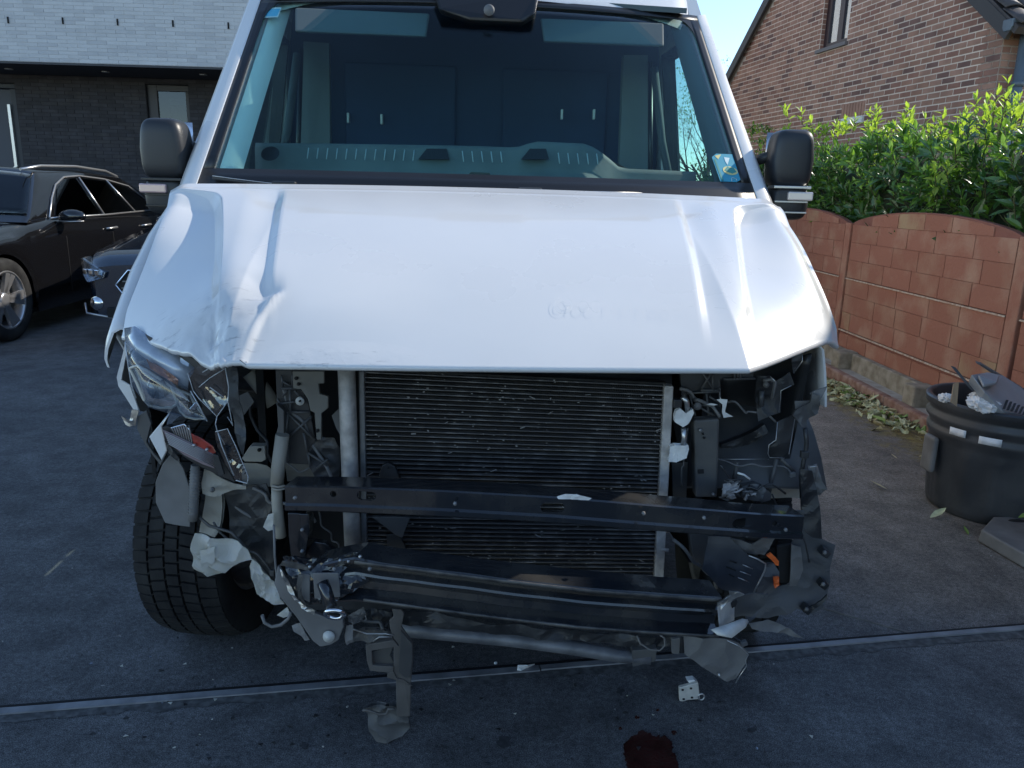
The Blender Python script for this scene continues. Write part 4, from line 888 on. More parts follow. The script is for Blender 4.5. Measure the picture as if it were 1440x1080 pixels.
def bonnet_mat():
    m = M['paint'].copy(); m.name = 'bonnet_paint'; nt = m.node_tree; N = nt.nodes; L = nt.links; p = N['Principled BSDF']
    base = p.inputs['Base Color'].links[0].from_socket
    geo = N.new('ShaderNodeNewGeometry'); mp = N.new('ShaderNodeMapping'); mp.inputs['Scale'].default_value = (16, 95, 26); mp.inputs['Rotation'].default_value = (0, 0, -.45); L.new(geo.outputs['Position'], mp.inputs[0])
    n = N.new('ShaderNodeTexNoise'); n.inputs['Scale'].default_value = 1; n.inputs['Detail'].default_value = 8; n.inputs['Roughness'].default_value = .7; L.new(mp.outputs[0], n.inputs['Vector'])
    r = N.new('ShaderNodeValToRGB'); r.color_ramp.elements[0].position = .57; r.color_ramp.elements[1].position = .66; L.new(n.outputs[0], r.inputs[0])
    def near(c, rad):
        d = N.new('ShaderNodeVectorMath'); d.operation = 'SUBTRACT'; L.new(geo.outputs['Position'], d.inputs[0]); d.inputs[1].default_value = c
        mm = N.new('ShaderNodeVectorMath'); mm.operation = 'MULTIPLY'; L.new(d.outputs[0], mm.inputs[0]); mm.inputs[1].default_value = (1/rad[0], 1/rad[1], 0)
        l = N.new('ShaderNodeVectorMath'); l.operation = 'LENGTH'; L.new(mm.outputs[0], l.inputs[0])
        q = N.new('ShaderNodeMapRange'); q.inputs['From Min'].default_value = 1.0; q.inputs['From Max'].default_value = .3; L.new(l.outputs['Value'], q.inputs['Value']); return q.outputs[0]
    def mth(op, a, b_):
        k = N.new('ShaderNodeMath'); k.operation = op
        for i_, v in enumerate((a, b_)):
            if isinstance(v, float): k.inputs[i_].default_value = v
            else: L.new(v, k.inputs[i_])
        return k.outputs[0]
    a = V(-.57, 1.70, 0); c = V(-.33, 1.63, 0); e = V(-.72, 1.80, 0)
    msk = mth('MAXIMUM', near((a.x, a.y, 0), (.09, .14)), near((c.x, c.y, 0), (.19, .035)))
    msk = mth('MAXIMUM', msk, mth('MULTIPLY', near((e.x, e.y, 0), (.2, .10)), 0.6))
    f = mth('MULTIPLY', r.outputs[0], msk)
    x = N.new('ShaderNodeMix'); x.data_type = 'RGBA'; L.new(f, x.inputs[0]); L.new(base, x.inputs[6]); x.inputs[7].default_value = (.24, .245, .25, 1)
    # chalky scuff where the paint is rubbed matt
    n2 = N.new('ShaderNodeTexNoise'); n2.inputs['Scale'].default_value = 14; n2.inputs['Detail'].default_value = 6; L.new(geo.outputs['Position'], n2.inputs['Vector'])
    f2 = mth('MULTIPLY', near((V(-.62, 1.74, 0).x, V(-.62, 1.74, 0).y, 0), (.2, .16)), n2.outputs[0])
    x2 = N.new('ShaderNodeMix'); x2.data_type = 'RGBA'; L.new(f2, x2.inputs[0]); L.new(x.outputs[2], x2.inputs[6]); x2.inputs[7].default_value = (.42, .43, .43, 1)
    L.new(x2.outputs[2], p.inputs['Base Color'])
    bp = N.new('ShaderNodeBump'); bp.inputs['Strength'].default_value = .6; bp.inputs['Distance'].default_value = .004; L.new(mth('MULTIPLY', n2.outputs[0], msk), bp.inputs['Height']); L.new(bp.outputs[0], p.inputs['Normal'])
    return m
BON = b.build('bonnet', bonnet_mat(), VAN)
b2.build('bonnet_inner_frame', M['primer'], BON)
# faint glue outlines of a removed decal
gb = MB()
def bon_pt(px, py):
    lo, hi = 1.6, 2.5
    for _ in range(40):
        m_ = (lo+hi)/2; p = U(px, py, m_); x = p.x+.055*(m_-1.6)+.01; yf = bon_yf(x); s = (2.47-m_)/(2.47-yf)
        if p.z > bon_z(x, m_, max(0, min(1, s))): lo = m_
        else: hi = m_
    return U(px, py, lo)+Vector((0, -.0012, .0015))
def ghost(pts, r=.0011):
    g1 = MB(); g1.tube([bon_pt(*p) for p in pts], r*.18, 4); g1.build('glue_mark', M['ghost'], BON)
def arcp(cx, cy, rx, ry, a0, a1, n=12): return [(cx+rx*math.cos(math.radians(a0+(a1-a0)*i/n)), cy+ry*math.sin(math.radians(a0+(a1-a0)*i/n))) for i in range(n+1)]
ghost(arcp(792, 430, 13, 12, -60, 250)); ghost([(792, 431), (803, 431), (803, 440)]); ghost(arcp(792, 431, 7, 6, 0, 300))
ghost(arcp(820, 432, 8, 8, 0, 360)); ghost(arcp(838, 432, 7, 8, 40, 320)); 
for x in (858, 884, 908): ghost([(x, 424), (x+1, 440)], .0008)
for x in (933, 951): ghost(arcp(x, 432, 6, 6, 0, 330), .0008)
ghost([(968, 432), (978, 431)], .0008); ghost([(1004, 433), (1023, 435)], .0008); ghost(arcp(799, 399, 4, 2, 0, 300), .0008); ghost([(905, 505), (909, 500), (910, 495)], .0006)
# cracks and scrapes in the crushed left corner
def crack(pts, r=.0009, m='rust'):
    g1 = MB(); q = [bon_pt(140+x/3.725, 250+y/3.725) for x, y in pts]; out = []
    for a_, b_ in zip(q, q[1:]):
        out += [a_, a_.lerp(b_, .5)+Vector((random.uniform(-.003, .003), random.uniform(-.003, .003), 0))]
    g1.tube(out+[q[-1]], [r*random.uniform(.4, 1.2) for _ in range(len(out)+1)], 4); g1.build('paint_crack', M[m], BON)
crk = mat('cracked_filler', (0.10, 0.105, 0.11), .8, var=.3, vscale=60); M['crk'] = crk; M['chip'] = mat('lifted_white_flake', (.75, .76, .76), .4, coat=.5)
for pts in (((690, 790), (712, 800), (735, 850), (760, 905), (790, 960), (800, 1010)), ((630, 850), (665, 842), (700, 860), (735, 905), (770, 970)), ((660, 830), (690, 825), (720, 850), (750, 900)), ((560, 905), (620, 900), (680, 920), (740, 960), (785, 1000)), ((700, 850), (715, 890), (750, 930), (780, 985)), ((600, 880), (660, 875), (715, 905)), ((640, 700), (636, 760), (645, 820)), ((690, 880), (730, 940), (760, 1000)), ((740, 860), (765, 900), (785, 940))): crack(pts, .0010, 'crk')
for pts in (((290, 765), (380, 755), (480, 790), (560, 820), (630, 840)), ((300, 735), (350, 728), (400, 745), (500, 770)), ((260, 780), (350, 800), (470, 835), (580, 860)), ((930, 1000), (1010, 975), (1100, 980), (1200, 985), (1320, 1005)), ((960, 985), (1060, 970), (1160, 978)), ((1180, 990), (1260, 985), (1340, 1000))): crack(pts, .0006, 'crk')
for pts in (((325, 735), (340, 727), (360, 730)), ((480, 770), (500, 758), (520, 750)), ((650, 812), (660, 800)), ((700, 800), (712, 812)), ((1050, 972), (1060, 960))): crack(pts, .0014, 'chip')
# windscreen
def GL(a, t, o=0.0):
    h = lerp(.935, .848, t); y = lerp(2.48, 3.16, t)+.13*a*a; z = lerp(1.345, 2.085, t)
    return V(a*h+.014*t*(1+a)*.5, y, z)+Vector((a*.35, -.74, .66)).normalized()*o
b = MB(); b.grid([[GL(-1+2*i/24, j/12) for i in range(25)] for j in range(13)], t=GL(0, .5, -.005)-GL(0, .5)); b.build('windscreen', M['glass'], VAN)
def band(a0, a1, t0, t1, o, m, nm, par, n=24, th=.003, k=8):
    b = MB(); b.grid([[GL(lerp(a0, a1, i/n), lerp(t0, t1, j/k), o) for i in range(n+1)] for j in range(k+1)], t=(GL(0, .5, -th)-GL(0, .5))); return b.build(nm, m, par)
band(-1, 1, 0, .115, .002, M['seal'], 'windscreen_border', VAN, k=3)
band(-.997, -.955, .115, .965, .002, M['seal'], 'windscreen_border', VAN, n=3, k=14); band(.955, .997, .115, .965, .002, M['seal'], 'windscreen_border', VAN, n=3, k=14)
band(-.997, .997, .965, 1.0, .002, M['seal'], 'windscreen_border', VAN, k=2)
for s in (-1, 1):                                                # rounded upper corners of the border
    b = MB(); pts = [GL(s*.955, .965, .0022)]+[GL(s*(.955-.07*(1-math.cos(q*PI/16))), .965-.11*(1-math.sin(q*PI/16)), .0022) for q in range(9)]
    b.plate(pts, GL(0, .5, -.002)-GL(0, .5)); b.build('windscreen_border', M['seal'], VAN)
# pillars, header, roof
for s in (-1, 1):
    P = []
    for k in range(15):
        t = k/14; a = GL(s, t, .004); zz = a.z
        i0 = GL(s, t, .004); i1 = GL(s*1.035, t, .012); i2 = V(s*(hx_(zz)), 2.48+.68*t+.165, zz); i3 = V(s*(hx_(zz)+.004), 2.48+.68*t+.24, zz-.005)
        i4 = V(s*(hx_(zz)-.05), 2.48+.68*t+.26, zz-.02); i5 = GL(s*.97, t, -.035)
        P.append([i0, i1, i2, i3, i4, i5, i0])
    b = MB(); b.grid(P); b.build('windscreen_pillar', M['paint'], VAN)
    # inner pillar trim: left painted pale as if sunlit, right dark as shaded
    P = [[GL(s*.955, t, -.02), GL(s*.90, t, -.06), V(s*(hx_(GL(s, t).z)-(.075 if s > 0 else .10)), 2.48+.68*t+(.29 if s > 0 else lerp(.47, .26, t)), GL(s, t).z-.03), V(s*(hx_(GL(s, t).z)-.055), 2.48+.68*t+.29, GL(s, t).z-.03)] for t in [k/10 for k in range(11)]]
    b = MB(); b.grid(P); b.build('pillar_trim', M['ptrim'] if s < 0 else M['visor'], VAN)
P = []
for y, z, w, r in ((3.155, 2.088, .838, .13), (3.165, 2.105, .85, .13), (3.20, 2.13, .87, .12), (3.32, 2.25, .885, .10), (3.5, 2.39, .89, .08), (3.8, 2.52, .89, .05), (4.2, 2.585, .885, .02), (5, 2.60, .885, 0), (8.3, 2.60, .885, 0)):
    row = []
    for i in range(33):
        a = -1+2*i/32; e = abs(a); row.append(V(a*w, y+r*a*a, z-.30*ss(.93, 1.0, e)**1.5*(z-2.05)-.05*e**4-.02*e*e+.02*0))
    P.append([V(-hx_(2.05)-.0, row[0].y-1.6+1.6, 2.05) if False else row[0]]+row+[row[-1]])
b = MB(); b.grid(P); b.build('roof', M['paint'], VAN)
def side(s, pts, nm, m, t=.05, par=None, seam=0):
    b = MB(); q = [V(s*hx_(z), y, z) for y, z in pts]; b.plate(q, V(-s*t, 0, 0)-V(0, 0, 0)); return b.build(nm, m, par or VAN)
for s in (-1, 1):
    side(s, [(2.66, .42), (2.66, 1.30), (3.80, 1.30), (3.80, .42)], 'door', M['paint'])
    dr_ = side(s, [(2.80, 1.302), (2.83, 1.375), (2.95, 1.375), (3.80, 1.345), (3.80, 1.302)], 'door_waist', M['black'])
    side(s, [(3.02, 1.37), (3.52, 2.02), (3.80, 2.02), (3.80, 1.345), (3.78, 1.345), (3.78, 2.0), (3.53, 2.0), (3.05, 1.372)], 'door_frame', M['black'], .06)
    b = MB(); b.plate([V(s*(hx_(z)-.03), y, z) for y, z in ((3.04, 1.36), (3.53, 2.0), (3.79, 2.0), (3.79, 1.34))], V(-s*.004, 0, 0)-V(0, 0, 0)); b.build('door_glass', M['sglass'], VAN)
    side(s, [(3.36, 2.03), (3.36, 2.10), (3.52, 2.30), (3.9, 2.46), (8.3, 2.52), (8.3, 2.03)], 'upper_side', M['paint'])
    side(s, [(3.802, .42), (3.802, 2.028), (8.3, 2.028), (8.3, .42)], 'side_panel', M['paint'])
    # inner trims
    b = MB(); b.plate([V(s*.90, y, z) for y, z in ((2.8, .7), (2.8, 1.30), (3.8, 1.28), (3.8, .7))], V(s*.03, 0, 0)-V(0, 0, 0)); b.build('door_trim', M['trimd'], VAN)
    b = MB(); b.plate([V(s*(.86), 3.80, z) for z in (1.0,)]+[V(s*.79, 3.80, 2.02), V(s*.68, 3.82, 2.02), V(s*.70, 3.82, 1.0)], V(0, .05, 0)-V(0, 0, 0)); b.build('rear_pillar_trim', M['trim'], VAN)
    b = MB(); b.tube([V(s*.845, 3.74, 1.2), V(s*.79, 3.74, 1.98)], .012, 6); b.build('seat_belt', M['seal'], VAN)
    b = MB(); b.tube([V(s*.90, 3.50, 1.30), V(s*.84, 3.62, 1.62), V(s*.80, 3.70, 1.95)], .018, 8); b.build('grab_handle', M['trimd'], VAN)
b = MB(); b.box((-.99, 8.25, .42), (.99, 8.3, 2.5), fn=V); b.build('rear_door', M['paint'], VAN)
b = MB(); b.box((-.94, 2.5, .34), (.94, 8.2, .42), fn=V); b.build('floor_pan', M['void'], VAN)
b = MB(); b.box((-.88, 3.87, .42), (.88, 3.90, 2.45), fn=V); BH = b.build('bulkhead', M['navy'], VAN)
for px, py in ((490, 166), (537, 168), (790, 161), (835, 161)):
    p = U(px, py, 3.80); b = MB(); b.obox(p, (.011, .03, .045)); b.build('hook', M['white'], BH, bevel=.003)
for x0, x1 in ((-.62, -.10), (.12, .62)):
    b = MB(); b.box((x0, 3.845, 1.15), (x1, 3.868, 1.95), fn=V); b.build('bulkhead_panel', M['navy'], BH, bevel=.015, seg=3)
# headliner, visors, mirror console
b = MB(); b.grid([[V(x, y, 2.10+.10*math.sin((y-3.25)*2.2)-.02*abs(x)) for x in (-.80, -.4, 0, .4, .80)] for y in (3.22, 3.3, 3.5, 3.7, 3.88)], t=(0, 0, .02)); b.build('headliner', M['visor'], VAN)
for x0, x1 in ((-.70, -.20), (.22, .70)):
    b = MB(); c0 = GL(0, .90, -.06); b.plate([V(x0, 3.17, 2.03), V(x0+.01, 3.10, 1.935), V(x1-.01, 3.10, 1.935), V(x1, 3.17, 2.03)], Vector((0, .02, -.004))); b.build('sun_visor', M['visor'], VAN, bevel=.008, seg=3)
b = MB(); b.plate([V(-.19, 3.12, 2.11), V(-.16, 3.05, 2.02), V(-.05, 3.04, 1.985), V(.14, 3.04, 1.985), V(.19, 3.05, 2.02), V(.21, 3.12, 2.11)], Vector((0, .05, -.01))); cs = b.build('sensor_console', M['seal'], VAN, bevel=.01)
b = MB(); b.lathe([(.001, .008), (.016, .006), (.02, 0)], V(.02, 3.035, 2.02), Matrix.Rotation(PI/2, 3, 'X'), 16); b.build('rain_sensor', M['grey'], cs)
# dashboard
P = []
for k, (y, z) in enumerate(((2.62, 1.345), (2.70, 1.392), (2.86, 1.425), (2.98, 1.432), (3.02, 1.436), (3.035, 1.455), (3.045, 1.53), (3.06, 1.548), (3.12, 1.550), (3.2, 1.50), (3.24, 1.2))):
    row = []
    for i in range(49):
        x = -.86+1.72*i/48; bump_ = .026*ss(.12, .22, x)*ss(.47, .40, x)*(k >= 4); drop = -.06*ss(.45, .56, x)*(k >= 4); yy = y+.10*x*x
        row.append(V(x, yy, z+bump_+drop-.01*abs(x)))
    P.append(row)
b = MB(); b.grid(P, t=(0, .01, -.02)); DS = b.build('dashboard', M['dash'], VAN)
vm = mat('vent_slat_grey', (0.5, 0.55, 0.54), .6)
for i in range(31):
    px = 434+i*13.5
    if 585 < px < 640 or 715 < px < 780: continue
    if px > 872: break
    p, q = U(px, 208+.02*(px-430), 3.030), U(px-2 if px < 640 else px+2, 223+.02*(px-430), 3.012)
    b = MB(); b.tube([p, q], .0022, 5); b.build('vent_rib', vm, DS)
for x0, x1 in ((588, 632), (733, 772)):
    b = MB(); b.plate([U(x0+12, 209, 3.03), U(x1-4, 209, 3.03), U(x1, 224, 3.01), U(x0, 224, 3.01)], (0, .03, .0)); b.build('vent_recess', M['seal'], DS)
b = MB(); b.lathe([(.001, .002), (.028, .002), (.034, 0)], U(380, 216, 2.98), Matrix.Rotation(.9, 3, 'X'), 20); b.build('speaker_grille', M['seal'], DS)
b = MB(); b.plate([U(658, 246, 2.74), U(662, 242, 2.74), U(688, 243, 2.74), U(692, 249, 2.74)], (0, .03, 0)); b.build('frame_number_plate', M['seal'], DS)
b = MB(); c = V(.50, 3.26, 1.36); Rw = Matrix.Rotation(math.radians(-38), 3, 'X'); b.tube([c+Rw @ Vector((.19*math.cos(a), 0*1, .19*math.sin(a))) for a in [2*PI*k/40 for k in range(41)]], .016, 8)
for a in (0, PI, -PI/2): b.tube([c, c+Rw @ Vector((.18*math.cos(a), 0, .18*math.sin(a)))], .02, 6)
b.obox(c, (.16, .05, .12), Rw); b.build('steering_wheel', M['seal'], VAN)
for x in (-.62, -.22, .5):
    b = MB(); b.box((x-.22, 3.50, .9), (x+.22, 3.66, 1.28), fn=V); st = b.build('seat_back', M['navy'], VAN, bevel=.06, seg=3)
    b = MB(); b.box((x-.12, 3.56, 1.30), (x+.12, 3.66, 1.42), fn=V); b.build('headrest', M['navy'], st, bevel=.04, seg=3)
# stickers on the glass
def on_glass(pts, o): 
    out = []
    for px, py in pts:
        d = ray(px, py); best = None
        lo, hi = 2.3, 3.5
        for _ in range(40):
            m_ = (lo+hi)/2; p = U(px, py, m_); t = (p.z-1.345)/.74; h = lerp(.935, .835, t); xv = p.x+.055*(m_-1.6); a = xv/h; yv = 1.6+(m_-1.6)
            yg = lerp(2.48, 3.16, t)+.13*a*a+.05*xv
            if m_ < yg: lo = m_
            else: hi = m_
        out.append(U(px, py, lo-o))
    return out
def sticker(nm, pts, m, o, par, th=.001): b = MB(); b.plate(on_glass(pts, o+th), Vector((0, th, 0))); return b.build(nm, m, par)
s1 = sticker('sticker', [(370, 25), (376, 11), (396, 10), (391, 24)], M['pale'], .004, VAN)
sticker('print', [(373.5, 23), (378, 13), (394, 12), (389.5, 22.5)], M['stickerb'], .0055, s1)
s2 = sticker('sticker', [(1001, 221), (1007, 216), (1030, 217), (1043, 224), (1047, 237), (1046, 250), (1036, 256), (1013, 255)], M['sticker'], .004, VAN)
sticker('oval_mark', [(1027+10.5*math.cos(a), 240+5.8*math.sin(a)+2*math.cos(a)) for a in [2*PI*k/20 for k in range(20)]], M['yellow'], .0055, s2)
sticker('figure_mark', [(1019, 239), (1023, 234), (1027, 236), (1031, 235), (1036, 242), (1030, 244), (1024, 242)], M['lobe'], .0068, s2)
sticker('print', [(1005, 219), (1014, 217), (1010, 224)], M['yellow'], .0055, s2); sticker('print', [(1018, 221), (1026, 222), (1023, 232), (1020, 227)], M['pale'], .0055, s2)
sticker('print', [(1004, 224), (1006, 223), (1018, 254), (1015, 254)], M['lobe'], .0055, s2)
b = MB()
for q in ((1029, 250, 1029, 255), (1029, 250, 1035, 251), (1035, 251, 1036, 254)): b.tube(on_glass([q[:2], q[2:]], .006), .0013, 4)
b.build('letter_mark', M['pale'], s2)
# wipers
for pts, hub in (([(300, 250), (345, 256), (395, 262), (414, 261)], (400, 259)), ([(770, 272), (840, 272), (902, 274)], (745, 268))):
    b = MB(); g_ = on_glass(pts, .02); b.tube(g_, .006, 6); wp = b.build('wiper', M['black'], VAN)
    b = MB(); h_ = on_glass([hub], .03)[0]; b.obox(h_, (.075, .03, .018)); b.build('wiper_arm', M['black'] if hub[0] < 500 else M['dgrey'], wp, bevel=.005)
    b = MB(); b.tube([p+Vector((0, -.006, .006)) for p in g_], .0018, 4); b.build('wiper_rail', M['silver'], wp)
# door mirrors
for s in (-1, 1):
    c = V(s*1.085+.012, 2.80, 1.455+(.03 if s > 0 else 0)); W_, Hh, D = .155, .20, .13
    def sup(cx, sx, sy, sz, ex, ztaper=0.0):
        rows = []
        for i in range(19):
            th = -PI/2+PI*i/18; ct, st_ = math.cos(th), math.sin(th); row = []
            for j in range(33):
                ph = 2*PI*j/32; cp, sp_ = math.cos(ph), math.sin(ph); f = lambda v, e: math.copysign(abs(v)**e, v)
                x = sx*f(ct, ex)*f(cp, ex); y = sy*f(ct, ex)*f(sp_, ex*1.4); z = sz*f(st_, ex)
                x *= 1-.12*max(0, z/sz)-.06*max(0, -z/sz); y -= .02*(z/sz)**2*0
                row.append(cx+Vector((x, y, z)))
            rows.append(row)
        return rows
    b = MB(); b.grid(sup(c+Vector((0, 0, .035)), W_/2, D/2, Hh/2, .42)); mr = b.build('mirror', M['mcap'], VAN)
    b = MB(); b.grid(sup(c+Vector((0, .0, -.115)), W_/2*.97, D/2*.95, .062, .45)); b.build('lower_housing', M['black'], mr)
    b = MB(); b.box((c.x-W_*.43, c.y-D/2-.003, c.z-.068), (c.x+W_*.43, c.y, c.z-.058)); b.build('trim_line', M['black'] if s < 0 else M['silver'], mr, bevel=.002)
    xo = c.x+s*.03
    b = MB(); b.box((min(xo-.045, xo+.045), c.y-D/2-.008, c.z-.108), (max(xo-.045, xo+.045), c.y-D/2+.02, c.z-.078)); b.build('indicator', mat('indicator_lens', (.62, .58, .56), .2, coat=1.0) if s > 0 else mat('pink_indicator_lens', (.55, .38, .38), .2, coat=1.0), mr, bevel=.005)
    for zz in (-.113, -.150):
        b = MB(); b.box((c.x-W_*.38, c.y-D/2-.001, c.z+zz-.003), (c.x+W_*.38, c.y, c.z+zz+.003)); b.build('trim_line', M['seal'] if s < 0 else M['silver'], mr, bevel=.001)
    b = MB(); b.tube([c+Vector((-s*.03, 0, -.16)), V(s*1.03, 2.82, 1.28), V(s*.985, 2.84, 1.27)], [.02, .018, .03], 10); b.build('lower_arm', M['black'], mr)
    b = MB(); b.tube([c+Vector((-s*.05, .01, .05)), V(s*.97, 2.92, 1.50)], .02, 8); b.build('upper_arm', M['black'], mr)
    b = MB(); b.grid([[c+Vector((x*W_*.42, D/2+.003, z)) for x in (-1, 1)] for z in (-.05, .13)], t=(0, .002, 0)); b.build('mirror_glass', M['chrome'], mr)
# ------------------------------------------------------------------ wings, wheels and the torn-open front
# left wing: sprung outwards, its crest shows beside the bonnet
cr_px = [(257, 260, 2.50), (240, 285, 2.42), (213, 325, 2.30), (188, 375, 2.15), (172, 418, 2.03), (162, 450, 1.95), (162, 462, 1.93)]
P = []
for k, (x, y, Y) in enumerate(cr_px):
    c = U(x, y, Y); w = .030+.012*math.sin(k)
    P.append([c+Vector((.055, 0, -.045)), c+Vector((.048, 0, -.022)), c+Vector((.030, 0, -.006)), c+Vector((.008, 0, .0)), c+Vector((-.010, 0, -.010)), c+Vector((-.028, 0, -.05)), c+Vector((-.035, 0, -.16 if k < 4 else -.08)), c+Vector((-.03, 0, -.28 if k < 4 else -.10))])
b = MB(); b.grid(P, t=(.006, 0, -.002)); WL = b.build('wing', M['paint'], VAN)
b = MB(); b.tube([U(x+17, y+14, Y)+Vector((0, 0, -.03)) for x, y, Y in cr_px[:6]], .007, 6); b.tube([U(x+23, y+22, Y)+Vector((0, 0, -.05)) for x, y, Y in cr_px[:6]], .005, 6); b.build('wing_channel', M['silver'], WL)
b = MB(); b.obox(U(249, 287, 2.46)+Vector((.03, 0, 0)), (.03, .05, .07)); b.build('hinge', M['black'], VAN, bevel=.005)
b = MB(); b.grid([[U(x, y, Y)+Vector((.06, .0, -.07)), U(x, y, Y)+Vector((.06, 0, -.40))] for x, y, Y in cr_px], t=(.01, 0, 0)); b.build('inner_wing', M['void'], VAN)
# right wing
P = []
for y, zt in ((1.93, 1.035), (1.98, 1.045), (2.1, 1.10), (2.25, 1.18), (2.4, 1.27), (2.5, 1.33), (2.66, 1.37)):
    lo = .70 if y > 2.0 else .84
    if abs(y-2.25) < .42: lo = max(lo, .36+math.sqrt(.44**2-(y-2.25)**2))
    k_ = -.055+.05*ss(1.95, 2.3, y); P.append([V(.885+k_, y, zt-.03), V(.915+k_, y, zt-.02), V(.935+k_, y, zt-.04), V(.948+k_, y, zt-.10), V(.956+k_, y, lerp(zt-.10, lo, .5)), V(.962+k_, y, lo)])
b = MB(); b.grid(P, t=(-.006, 0, -.001)); b.build('wing', M['paint'], VAN)
def px3(pts, Y=None): return [U(p[0], p[1], p[2] if len(p) > 2 else Y) for p in pts]
def zz(o, sc): return lambda *ps: [(o[0]+p[0]/sc, o[1]+p[1]/sc)+tuple(p[2:]) for p in ps]
def pl(nm, pts, Y, m, th=.006, bev=.0015, par=None, label=None, mi=0):
    b = MB(); b.plate(px3(pts, Y), (0, th, 0)); return b.build(nm, m, par or VAN, bevel=bev, label=label)
def tb_(nm, pts, Y, r, m, n=8, par=None, closed=False):
    q = px3(pts, Y); q = q+[q[0], q[1]] if closed else q
    b = MB(); b.tube(q, r, n); return b.build(nm, m, par or VAN)
def crumpled(nm, pts, Y, m, amp=.008, fr=18, th=.0015, cuts=4, par=None, seed=0.0, curl=0):
    bm = bmesh.new(); vs = [bm.verts.new(p) for p in px3(pts, Y)]; bm.faces.new(vs); bmesh.ops.triangulate(bm, faces=bm.faces)
    for _ in range(cuts): bmesh.ops.subdivide_edges(bm, edges=[e for e in bm.edges if e.calc_length() > .012], cuts=1, use_grid_fill=False); bmesh.ops.triangulate(bm, faces=bm.faces)
    for v in bm.verts:
        p = v.co; d = amp*(nz(p.x*fr+seed, p.z*fr)+.6*abs(nz(p.x*fr*2.1, p.z*fr*2.3+seed))); v.co = p+Vector((d*.3, d*1.6, d*.2))
    g_ = bmesh.ops.extrude_face_region(bm, geom=bm.faces[:]); bmesh.ops.translate(bm, vec=(0, th, 0), verts=[e for e in g_['geom'] if isinstance(e, bmesh.types.BMVert)])
    bmesh.ops.recalc_face_normals(bm, faces=bm.faces); me = bpy.data.meshes.new(nm); bm.to_mesh(me); bm.free(); me.materials.append(m)
    o = bpy.data.objects.new(nm, me); scene.collection.objects.link(o); o.parent = par or VAN
    if par is None: o.matrix_parent_inverse = Matrix.Translation(-VAN.location)
    return o
def boltp(px, py, Y, r, m, par=None, nm='bolt'):
    c = U(px, py, Y); b = MB(); Rm = Matrix.Rotation(PI/2, 3, 'X'); b.lathe([(.0005, .006), (r*.5, .006), (r*.5, .003), (r, .003), (r, -.003), (.0005, -.003)], c, Rm, 6 if r < .006 else 16); return b.build(nm, m, par or VAN)
# wheels with real tread blocks
def van_wheel(c, s, steer, nm):
    rad, wid, rimr = .352, .235, .215; Rm = Matrix.Rotation(steer, 3, 'Z') @ Matrix.Rotation(s*PI/2, 3, 'Y'); w = wid/2; b = MB()
    b.lathe([(rimr, w*.80), (rimr+.03, w*.98), (rad-.05, w*1.04), (rad-.018, w*.98), (rad-.010, w*.80), (rad-.008, 0), (rad-.010, -w*.80), (rad-.018, -w*.98), (rad-.05, -w*1.04), (rimr+.03, -w*.98), (rimr, -w*.80)], c, Rm, 72)
    wh = b.build(nm, M['rubber'], VAN)
    b = MB(); N_ = 62
    for k in range(N_):
        for q, (h0, h1, ph, sk) in enumerate(((-.98, -.60, 0, .35), (-.54, -.20, .5, .5), (-.14, .14, .2, 0), (.20, .54, .7, -.5), (.60, .98, .1, -.35))):
            vs = []
            for rr_ in (rad-.012, rad+.002):
                for hh, aa in ((h0, 0), (h1, 0), (h1, 1), (h0, 1)):
                    a = 2*PI*(k+ph+aa*.80+sk*(hh-h0))/N_; rq = rr_-(.014 if abs(hh) > .9 else .002*(abs(hh) > .5)); vs.append(c+Rm @ Vector((rq*math.cos(a), rq*math.sin(a), hh*w)))
            b.add(vs, [(0, 1, 2, 3), (4, 7, 6, 5), (0, 4, 5, 1), (1, 5, 6, 2), (2, 6, 7, 3), (3, 7, 4, 0)])
    b.build('tread_block', M['rubber'], wh, kind='stuff')
    b = MB(); b.lathe([(.001, w*.3), (.08, w*.35), (.1, w*.1), (.19, w*.2), (rimr, w*.82), (rimr, -w*.8), (.20, -w*.7), (.19, w*.05), (.001, -w*.1)], c, Rm, 40); b.build('rim', M['tank'], wh)
    b = MB(); b.lathe([(.05, -w*1.2), (.15, -w*.6), (.15, -w*.4), (.05, -w*.4)], c, Rm, 30); b.build('brake_disc', M['tank'], wh)
    return wh
gy = G(285, 882)
van_wheel(Vector((-.845, gy.y+.06, .352)), -1, math.radians(-5), 'wheel'); van_wheel(Vector((.765, gy.y+.12, .352)), 1, math.radians(-5), 'wheel')
for y_, x_ in ((5.9, -.82), (5.9, .82)): p = V(x_, y_, .352); van_wheel(p, 1 if x_ > 0 else -1, VT, 'wheel')
# wheel-arch liners
for s in (-1, 1):
    c = V(s*.80, 2.25, .37); P = []
    for k in range(17):
        a = math.radians(-5+185*k/16); P.append([c+Vector((-s*.26, .43*math.cos(a), .43*math.sin(a))), c+Vector((s*.0, .45*math.cos(a), .45*math.sin(a))), c+Vector((s*.13, .44*math.cos(a), .44*math.sin(a)))])
    b = MB(); b.grid(P[3:10] if s < 0 else P[:14], t=(0, 0, .006)); b.build('wheel_arch_liner', M['dgrey'], VAN)
    b = MB(); b.box((s*.60-.01, 2.0, .35), (s*.60+.01, 2.75, 1.0), fn=V); b.build('inner_wheel_wall', M['void'], VAN)
